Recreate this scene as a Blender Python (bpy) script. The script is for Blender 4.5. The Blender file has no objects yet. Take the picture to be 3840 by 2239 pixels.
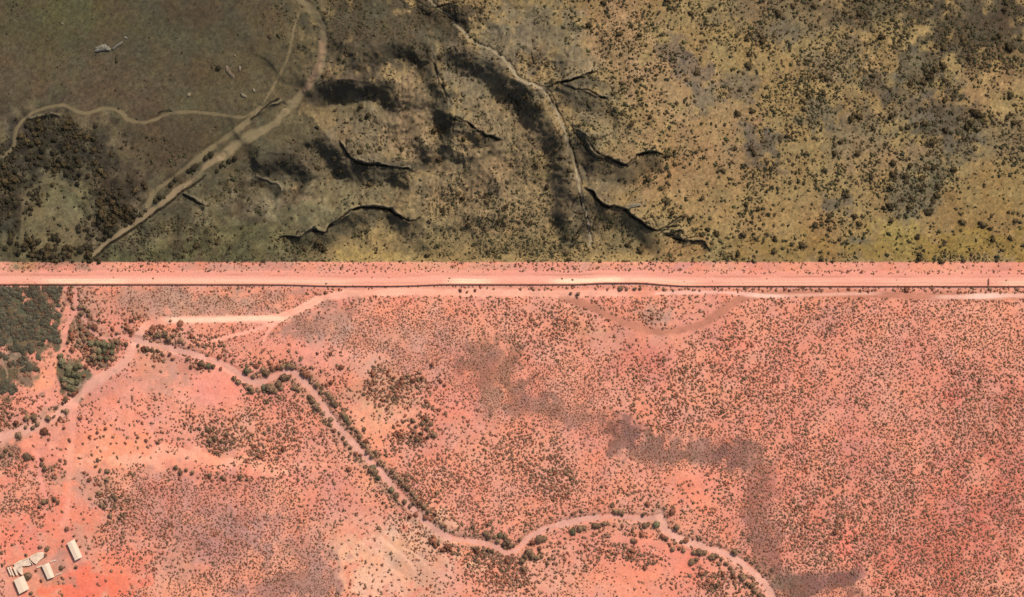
import bpy, math, random
import numpy as np
from mathutils import Vector

# ------------------------------------------------------------------ scale: 1 photo pixel (3840 wide) = 0.25 m on the ground
M = 0.25
def WX(px): return (np.asarray(px, float) - 1920.0) * M
def WY(py): return (1119.5 - np.asarray(py, float)) * M

scene = bpy.context.scene
# ------------------------------------------------------------------ camera (aerial, straight down)
cam_d = bpy.data.cameras.new("camera")
cam_d.sensor_width = 36.0
cam_d.lens = 150.0
cam_d.clip_start = 10.0
cam_d.clip_end = 200000.0
cam = bpy.data.objects.new("camera", cam_d)
scene.collection.objects.link(cam)
cam.location = (0, 0, 4000.0)
cam.rotation_euler = (0, 0, 0)
scene.camera = cam

# ------------------------------------------------------------------ light: sun from the north-east, clear sky
SUN_AZ, SUN_EL = math.radians(36.0), math.radians(46.0)
sd = Vector((math.sin(SUN_AZ) * math.cos(SUN_EL), math.cos(SUN_AZ) * math.cos(SUN_EL), math.sin(SUN_EL)))
sun_d = bpy.data.lights.new("sun", 'SUN')
sun_d.energy = 3.7
sun_d.angle = math.radians(0.5)
sun_d.color = (1.0, 0.95, 0.88)
sun = bpy.data.objects.new("sun", sun_d)
scene.collection.objects.link(sun)
sun.rotation_euler = sd.to_track_quat('Z', 'Y').to_euler()
sun.location = (0, 0, 600)

world = bpy.data.worlds.new("World")
scene.world = world
world.use_nodes = True
wn = world.node_tree
sky = wn.nodes.new("ShaderNodeTexSky")
sky.sky_type = 'NISHITA'
sky.sun_disc = False
sky.air_density = 0.7
sky.dust_density = 3.0
sky.sun_elevation = SUN_EL
sky.sun_rotation = SUN_AZ
wn.links.new(sky.outputs[0], wn.nodes["Background"].inputs[0])
wn.nodes["Background"].inputs[1].default_value = 0.14

scene.view_settings.view_transform = 'Standard'
scene.view_settings.look = 'None'
scene.view_settings.gamma = 1.0
scene.view_settings.exposure = 0.95
scene.view_settings.use_curve_mapping = False
scene.cycles.max_bounces = 4
scene.cycles.diffuse_bounces = 2

# what a flat, lit white surface renders to under this light (linear, per channel); soil albedo = seen colour / this
KEXP = np.array([2.46, 2.46, 2.50])

def lin(c):
    c = np.asarray(c, float) / 255.0
    return np.where(c <= 0.04045, c / 12.92, ((c + 0.055) / 1.055) ** 2.4)
def alb(c):
    return np.clip(lin(c) / KEXP, 0.002, 0.85)

# ------------------------------------------------------------------ noise
def _lat(seed):
    return np.random.RandomState(seed).rand(256, 256).astype(np.float32)
_LATS = {}
def vnoise(x, y, scale, seed):
    L = _LATS.setdefault(seed, _lat(seed))
    u = x / scale + 1000.37; v = y / scale + 1000.71
    iu = np.floor(u).astype(np.int64); iv = np.floor(v).astype(np.int64)
    fu = (u - iu).astype(np.float32); fv = (v - iv).astype(np.float32)
    fu = fu * fu * (3 - 2 * fu); fv = fv * fv * (3 - 2 * fv)
    a = L[iv & 255, iu & 255]; b = L[iv & 255, (iu + 1) & 255]
    c = L[(iv + 1) & 255, iu & 255]; d = L[(iv + 1) & 255, (iu + 1) & 255]
    return (a * (1 - fu) + b * fu) * (1 - fv) + (c * (1 - fu) + d * fu) * fv
def fbm(x, y, scale, octv, seed, gain=0.5):
    s = 0.0; amp = 1.0; tot = 0.0
    for o in range(octv):
        s = s + amp * vnoise(x, y, scale / (2 ** o), seed + o * 17)
        tot += amp; amp *= gain
    return s / tot           # 0..1
def sm(a, b, x):
    t = np.clip((x - a) / (b - a), 0, 1)
    return t * t * (3 - 2 * t)

def poly_dist(x, y, pts, pad):
    """distance, signed side and arc parameter of every point to a polyline; only inside the padded box"""
    pts = np.asarray(pts, float)
    x0, y0 = pts.min(0) - pad; x1, y1 = pts.max(0) + pad
    idx = np.nonzero((x > x0) & (x < x1) & (y > y0) & (y < y1))[0]
    xs = x[idx]; ys = y[idx]
    best = np.full(len(idx), 1e9); side = np.ones(len(idx)); arc = np.zeros(len(idx))
    seg = np.hypot(*(pts[1:] - pts[:-1]).T); cum = np.concatenate([[0], np.cumsum(seg)]); tot = cum[-1]
    for i in range(len(pts) - 1):
        ax, ay = pts[i]; dx, dy = pts[i + 1] - pts[i]
        t = np.clip(((xs - ax) * dx + (ys - ay) * dy) / (dx * dx + dy * dy + 1e-9), 0, 1)
        d = np.hypot(xs - ax - t * dx, ys - ay - t * dy)
        cr = dx * (ys - ay) - dy * (xs - ax)
        m = d < best
        best[m] = d[m]; side[m] = -np.sign(cr[m]); arc[m] = (cum[i] + t[m] * seg[i]) / tot
    return idx, best, side, arc

def poly_soft(x, y, pts, pad):
    """signed distance and arc parameter blended over all segments, so nothing jumps on the hollow side"""
    pts = np.asarray(pts, float)
    x0, y0 = pts.min(0) - pad; x1, y1 = pts.max(0) + pad
    idx = np.nonzero((x > x0) & (x < x1) & (y > y0) & (y < y1))[0]
    xs = x[idx]; ys = y[idx]
    seg = np.hypot(*(pts[1:] - pts[:-1]).T); cum = np.concatenate([[0], np.cumsum(seg)]); tot = cum[-1]
    W = 0; E = 0; A = 0; dm = np.full(len(idx), 1e9)
    for i in range(len(pts) - 1):
        ax, ay = pts[i]; dx, dy = pts[i + 1] - pts[i]
        t = np.clip(((xs - ax) * dx + (ys - ay) * dy) / (dx * dx + dy * dy + 1e-9), 0, 1)
        d = np.hypot(xs - ax - t * dx, ys - ay - t * dy) + .05
        n = -(dx * (ys - ay) - dy * (xs - ax)) / (seg[i] + 1e-9)      # perpendicular offset
        sgn = np.clip(n / (.35 * d), -1, 1)
        w = seg[i] * d ** -7.0
        W = W + w; E = E + w * d * sgn; A = A + w * (cum[i] + t * seg[i]) / tot
        dm = np.minimum(dm, d)
    # how far a point lies past either end
    u0 = (pts[0] - pts[2]) / (np.hypot(*(pts[0] - pts[2])) + 1e-9); u1 = (pts[-1] - pts[-3]) / (np.hypot(*(pts[-1] - pts[-3])) + 1e-9)
    o0 = (xs - pts[0][0]) * u0[0] + (ys - pts[0][1]) * u0[1]; o1 = (xs - pts[-1][0]) * u1[0] + (ys - pts[-1][1]) * u1[1]
    a_ = A / W
    out = np.where(a_ < .5, o0, o1)
    return idx, E / W, dm, a_, out

def smooth_poly(pts, n=4):
    """Catmull-Rom through the points"""
    p = np.asarray(pts, float)
    q = np.vstack([2 * p[0] - p[1], p, 2 * p[-1] - p[-2]])
    out = []
    for i in range(1, len(q) - 2):
        for k in range(n):
            t = k / n
            out.append(0.5 * ((2 * q[i]) + (-q[i - 1] + q[i + 1]) * t + (2 * q[i - 1] - 5 * q[i] + 4 * q[i + 1] - q[i + 2]) * t * t
                              + (-q[i - 1] + 3 * q[i] - 3 * q[i + 1] + q[i + 2]) * t ** 3))
    out.append(p[-1])
    return np.array(out)

# ------------------------------------------------------------------ courses of tracks, washes, gullies (photo pixels)
FENCE = [(-900, 1066), (0, 1066), (960, 1066), (1080, 1067), (1200, 1071), (1300, 1072), (1480, 1072), (1560, 1070), (1650, 1066),
         (1920, 1066), (2170, 1066), (2250, 1061), (2410, 1060), (2470, 1066), (2560, 1072), (3840, 1073), (4740, 1073)]
fence_poly = np.array(FENCE, float)

# name, points, half width, colour, opacity, softness
TRACKS = [
 # south of the fence
 ("dirt_track", [(3900,1108),(3700,1112),(3480,1110),(3200,1104),(3000,1102),(2860,1106),(2790,1116),(2740,1142),(2690,1180),(2630,1214),(2560,1236),(2480,1246),(2400,1232),(2320,1200),(2240,1162),(2160,1128),(2080,1104),(1990,1099)], 12, (194,128,102), .95, .7),
 ("dirt_track", [(2440,1102),(2560,1097),(2700,1096),(2800,1102),(2860,1106)], 6, (250,190,168), .85, .7),
 ("dirt_track", [(2420,1101),(2250,1098),(2080,1101),(1960,1100),(1800,1098),(1600,1096),(1420,1096),(1290,1102),(1210,1118),(1140,1150),(1070,1182),(990,1196),(860,1196),(640,1201),(580,1208)], 14, (255,184,154), .95, .6),
 ("dirt_track", [(580,1208),(545,1226),(520,1262),(500,1300),(480,1345),(430,1388),(360,1428),(300,1480),(250,1530),(160,1590),(60,1622),(-60,1660)], 16, (238,176,152), .8, .8),
 ("dirt_track", [(1080,1185),(1020,1215),(940,1240),(860,1262),(790,1280)], 6, (252,178,150), .85, .7),
 ("dirt_track", [(1050,1195),(1010,1240),(985,1285)], 6, (250,176,150), .8, .7),
 ("dry_wash", [(500,1275),(560,1288),(640,1306),(710,1324),(790,1350),(850,1372),(890,1400),(930,1428),(980,1434),(1030,1412),(1080,1394),(1120,1412),(1180,1478),(1250,1578),(1330,1668),(1410,1752),(1490,1842),(1560,1922),(1630,1984),(1700,2022),(1780,2032),(1860,2052),(1900,2074),(1950,2052),(1990,2012),(2060,1978),(2180,1950),(2320,1938),(2420,1946),(2478,1940)], 11.5, (226,166,145), .95, .6),
 ("dry_wash", [(2478,1925),(2496,1985),(2540,2016),(2610,2040),(2660,2060),(2710,2072),(2770,2104),(2830,2150),(2880,2206),(2900,2260)], 12, (232,172,149), .95, .6),
 ("dirt_track", [(2300,2020),(2420,2030),(2500,2050),(2580,2080)], 14, (240,150,126), .4, .9),
 ("dirt_track", [(290,1480),(275,1560),(268,1640),(262,1740),(258,1840),(250,1920),(235,1990)], 11, (250,172,146), .55, .9),
 ("dirt_track", [(140,1690),(148,1760),(160,1830),(180,1880)], 7, (246,160,140), .7, .8),
 ("dirt_track", [(282,1072),(284,1120),(285,1160),(262,1200),(246,1240),(236,1300),(228,1330)], 9, (238,160,138), .8, .6),
 ("dirt_track", [(288,1160),(320,1205),(352,1250),(400,1270),(450,1258),(505,1278)], 6, (228,158,136), .8, .6),
 ("footpath", [(236,1072),(236,1130),(230,1180),(232,1300)], 3.2, (200,150,120), .7, .8),
 ("footpath", [(278,1190),(286,1240),(283,1290)], 3, (200,150,120), .7, .8),
 ("footpath", [(60,1180),(140,1190),(146,1240)], 2.4, (140,118,90), .7, .8),
 ("footpath", [(0,1340),(28,1400),(20,1440),(40,1480)], 2.6, (190,150,120), .7, .8),
 ("footpath", [(235,1430),(300,1440),(250,1480)], 4, (190,160,130), .7, .8),
 ("dirt_track", [(1420,2005),(1470,2050),(1520,2090),(1560,2140)], 5, (255,196,165), .6, .9),
 ("dirt_track", [(1500,2050),(1560,2080),(1600,2120)], 5, (250,190,160), .5, .9),
 # north of the fence
 ("dry_wash", [(1100,-40),(1130,5),(1165,30),(1190,62),(1208,110),(1216,160),(1214,215),(1205,262),(1172,312),(1128,360),(1067,428),(1006,478),(914,528),(838,580)], 13, (140,122,89), .92, .6),
 ("dry_wash", [(838,580),(790,612),(758,640),(731,668),(670,710),(610,760),(564,794),(518,830),(457,870),(396,914),(352,958)], 9.5, (146,124,93), .92, .6),
 ("dry_wash", [(975,405),(930,452),(884,488),(808,541),(766,576),(724,610),(663,655),(602,701),(574,730),(556,768)], 8.5, (128,112,81), .92, .6),
 ("dirt_track", [(838,580),(812,580),(790,590)], 6, (124,108,78), .7, .8),
 ("dirt_track", [(1214,150),(1206,210),(1190,260),(1160,318),(1130,352)], 11, (160,124,96), .9, .9),
 ("dirt_track", [(1130,28),(1112,75),(1100,130),(1088,190),(1068,248),(1040,300),(1012,350),(985,395)], 4.5, (126,108,78), .9, .6),
 ("dirt_track", [(-40,610),(0,592),(35,566),(54,540),(58,500),(75,462),(110,430),(160,408),(200,400),(235,394),(262,402),(295,420),(330,424),(380,408),(425,408),(458,424),(480,448),(530,460),(580,448),(630,428),(700,418),(780,424),(850,434),(915,440),(960,418),(1000,392)], 5.5, (124,108,78), .95, .5),
 ("footpath", [(1240,220),(1275,190),(1300,160)], 6, (116,102,74), .6, .9),
 ("footpath", [(90,960),(84,880),(84,800),(92,740),(130,700),(180,684),(240,690),(290,720),(330,770),(345,820),(312,900),(300,975)], 5, (122,106,76), .55, .9),
 ("streambed", [(1590,-30),(1640,30),(1690,62),(1720,100),(1780,160),(1850,190),(1896,228),(1935,288),(1985,318),(2040,342),(2072,395),(2104,460),(2128,536),(2148,590),(2165,645),(2172,710),(2186,770),(2202,830),(2212,880),(2214,920)], 5.2, (172,153,122), .95, .5),
 ("streambed", [(1612,195),(1630,250),(1660,320),(1676,370),(1720,420),(1760,460)], 4, (120,108,84), .6, .9),
 ("streambed", [(2176,760),(2160,790),(2146,820)], 4, (130,114,90), .7, .9),
 ("streambed", [(2200,690),(2196,650),(2180,620)], 4, (126,112,88), .5, .9),
]
# scarps, high side to the north / north-east: points, drop (m), sharp share, foot width (px), back length (px)
SCARPS = [
 ([(1130,365),(1165,335),(1210,306),(1290,296),(1370,299),(1450,306),(1482,350),(1515,430)], 18, .06, 100, 150),
 ([(1300,225),(1340,200),(1400,176),(1480,156),(1556,178),(1600,200)], 11, .05, 80, 130),
 ([(1575,150),(1640,164),(1738,190),(1850,232),(1920,296),(1985,358),(2056,424),(2110,520),(2132,616),(2146,753),(2160,856),(2172,975)], 15, .05, 104, 170),
 ([(1600,170),(1616,206),(1636,274),(1668,330),(1680,397),(1711,438),(1720,480)], 10, .12, 75, 120),
 ([(1690,420),(1711,438),(1752,459),(1807,500),(1869,527),(1890,535)], 8, .5, 60, 120),
 ([(1712,440),(1700,490),(1692,545),(1704,610)], 8, .15, 65, 100),
 ([(1255,505),(1273,534),(1307,582),(1348,616),(1410,624),(1465,623),(1547,637),(1570,650)], 17, .24, 92, 150),
 ([(940,612),(1000,586),(1060,580),(1100,586),(1150,625),(1195,690)], 14, .06, 92, 130),
 ([(950,655),(990,668),(1040,700),(1060,735)], 6, .3, 40, 80),
 ([(1030,898),(1080,888),(1120,884),(1172,868),(1222,872),(1238,846),(1270,824),(1288,806),(1322,786),(1400,782),(1456,786),(1490,810),(1540,826),(1585,812)], 10, .46, 72, 130),
 ([(2040,338),(2080,315),(2120,312),(2160,296),(2215,276),(2240,268)], 8, .55, 45, 120),
 ([(2105,320),(2165,336),(2210,337),(2250,368),(2300,374)], 9, .3, 85, 120),
 ([(2140,470),(2198,527),(2232,568),(2287,596),(2335,620),(2369,597),(2403,576),(2465,572),(2495,592)], 13, .38, 90, 150),
 ([(2176,690),(2218,719),(2266,774),(2321,775),(2383,816),(2437,856),(2480,864)], 14, .4, 88, 140),
 ([(2470,862),(2520,846),(2560,810),(2585,798)], 4, .7, 12, 40),
 ([(2480,880),(2530,862),(2570,868)], 3, .7, 10, 30),
 ([(2520,868),(2580,902),(2630,906),(2665,945)], 5, .6, 20, 50),
 ([(2140,945),(2158,890),(2188,838)], 5, .6, 20, 50),
 ([(2208,872),(2230,815)], 3, .6, 20, 50),
 ([(1590,60),(1680,20),(1740,40),(1790,90)], 9, .15, 65, 120),
 ([(1560,430),(1590,520),(1640,590)], 5, .1, 60, 120),
 ([(940,445),(960,425),(1000,400),(1055,360)], 3.5, .6, 18, 40),
 ([(670,730),(720,752),(780,775)], 3, .6, 12, 40),
 ([(100,450),(120,440),(170,418),(230,430)], 2.5, .4, 14, 50),
]
GULLY = smooth_poly([(352,970),(402,928),(463,884),(524,844),(572,806),(618,773),(678,722),(712,704),(740,680),(768,655)], 4)
# narrow cuts, floors painted dark for shade: polyline, half width (px), depth (m)
GULLIES = [(GULLY, 4.5, 2.4)] + [(smooth_poly(p, 4), w, d) for p, w, d in [
 ([(2052,328),(2085,313),(2122,311),(2162,294),(2205,278),(2232,270)], 4, 2.6), ([(2130,322),(2168,336),(2212,338),(2252,366),(2280,370)], 3.5, 2.2),
 ([(2200,520),(2234,568),(2288,597),(2336,621),(2370,598),(2404,577),(2466,573),(2490,590)], 4, 2.6),
 ([(2186,702),(2218,720),(2266,775),(2321,777),(2383,818),(2437,858),(2472,864)], 4.5, 2.8),
 ([(2472,862),(2505,850),(2545,846)], 3, 1.8), ([(2500,850),(2535,824),(2570,803)], 3.2, 2.0), ([(2480,872),(2520,880),(2545,866)], 2.6, 1.5), ([(2490,880),(2540,895),(2590,904),(2630,906),(2650,925),(2664,944)], 3.2, 2.0), ([(2560,898),(2600,886),(2612,872)], 2.2, 1.2), ([(2466,850),(2450,825),(2436,800)], 2.4, 1.2),
 ([(2146,930),(2160,888),(2180,850),(2192,832)], 3.4, 2.2), ([(2218,862),(2226,835),(2232,815)], 3, 1.8), ([(2146,786),(2166,800),(2186,806)], 2.6, 1.4), ([(2144,782),(2160,748),(2172,728)], 2.4, 1.0),
 ([(1711,440),(1752,460),(1807,500),(1869,528)], 3.6, 2.4), ([(1712,440),(1704,470),(1694,520)], 2.6, 1.4), ([(1613,200),(1626,240),(1640,285),(1664,330),(1676,380)], 2.4, 1.2),
 ([(1273,536),(1307,583),(1348,617),(1410,625),(1465,624),(1530,634)], 3.8, 2.4),
 ([(1172,868),(1222,872),(1238,846),(1270,824),(1288,806),(1322,786),(1400,783),(1456,787),(1490,811),(1540,827),(1575,816)], 4, 2.6), ([(1032,900),(1080,889),(1112,885)], 2.4, 1.2),
 ([(942,444),(968,424),(1000,398),(1045,366)], 3.6, 1.6), ([(590,425),(625,417),(645,420)], 2.6, 1.0), ([(682,732),(720,752),(770,772)], 2.4, 1.2), ([(2230,590),(2200,560),(2170,520),(2140,470)], 2.4, 1.0), ([(2290,500),(2250,520),(2216,530)], 2.4, 1.0),
 ([(1994,310),(2052,334),(2084,395),(2116,460),(2141,538),(2162,600),(2180,690)], 2.4, 1.4), ([(2168,720),(2182,775),(2198,832),(2206,880)], 2.0, 1.2), ([(1905,222),(1942,284),(1988,310)], 2.0, 1.2),
 ([(1560,0),(1620,30),(1680,22),(1720,10)], 2.6, 1.2), ([(1640,40),(1690,70),(1730,85)], 2.4, 1.0)]]
def jag(p, amp, seed):
    r = np.random.RandomState(seed); q = p + r.uniform(-amp, amp, p.shape); q[0] = p[0]; q[-1] = p[-1]
    return q
TRACKS = [(n, jag(smooth_poly(p), 4.0 if n == "streambed" else .8, k), w, c, a, s) for k, (n, p, w, c, a, s) in enumerate(TRACKS)]
GULLIES = [(jag(p, 2.6, 50 + k) if k else p, w, d) for k, (p, w, d) in enumerate(GULLIES)]
SCARPS = [(smooth_poly(p, 3), A, c, w2, Lb) for (p, A, c, w2, Lb) in SCARPS]

def hills_mask(x, y):
    m = np.exp(-(((x - 1700) / 620.0) ** 4 + ((y - 480) / 480.0) ** 4))
    return m * sm(985, 900, y)

def height(x, y):
    x = np.asarray(x, float).ravel(); y = np.asarray(y, float).ravel()
    wx = x + 26 * (vnoise(x, y, 60, 11) - .5) + 9 * (vnoise(x, y, 18, 12) - .5)
    wy = y + 26 * (vnoise(x, y, 60, 13) - .5) + 9 * (vnoise(x, y, 18, 14) - .5)
    hm = hills_mask(x, y)
    h = 1.25 * hm * (16.0 * (fbm(x, y, 300, 4, 21) - .5) + 12.0 * (.5 - np.abs(2 * fbm(x, y, 170, 2, 29) - 1)) + 5.4 * (fbm(x, y, 60, 3, 25) - .5) + 2.0 * (.5 - np.abs(2 * fbm(x, y, 26, 2, 27) - 1)))
    # low rolling ground everywhere, fading out on the border strip
    flat = 1 - np.exp(-((y - 1040) / 60.0) ** 2)
    h = h + flat * (1.6 * (fbm(x, y, 220, 3, 31) - .5) + 0.5 * (fbm(x, y, 30, 2, 33) - .5))
    for pts, A, c, w2, Lb in SCARPS:
        idx, e, dm, arc, out = poly_soft(wx, wy, pts, 3.0 * Lb)
        if len(idx) == 0: continue
        tap = sm(.0, .14, arc) * sm(1., .86, arc) * np.exp(-np.maximum(out, 0) / 14.0)
        up = 0.5 * np.exp(-np.maximum(e, 0) / Lb)
        q = np.maximum(-e, 0)
        drop = c * sm(-1, 5, q) + (1 - c) * sm(0, w2, q)
        dn = (0.5 - drop) * np.exp(-np.maximum(q - w2, 0) / Lb)
        h[idx] += 1.15 * A * tap * np.where(e > 0, up, dn) * sm(990, 950, y[idx])
    for n, pts, w, c, a, s in TRACKS:                       # beds lie a little below their banks
        dep = {"dry_wash": 1.0, "streambed": 1.3, "dirt_track": .12, "footpath": .05}[n]
        idx, d, side, arc = poly_dist(x, y, pts, 40)
        if len(idx): h[idx] -= dep * sm(w * 2.0, w * 0.8, d)
    # gully cut along the south-east edge of the northern wash
    for gp, gw, gd in GULLIES:
        idx, d, side, arc = poly_dist(wx * .3 + x * .7, wy * .3 + y * .7, gp, 30)
        if len(idx): h[idx] -= gd * sm(gw * 1.25, gw * .5, d) * np.clip(arc * 8, .3, 1) * np.clip((1 - arc) * 8, .3, 1)
    # graded road stands slightly proud
    h = h + 0.25 * sm(1016, 1022, y) * sm(1066, 1060, y)
    return h


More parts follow.
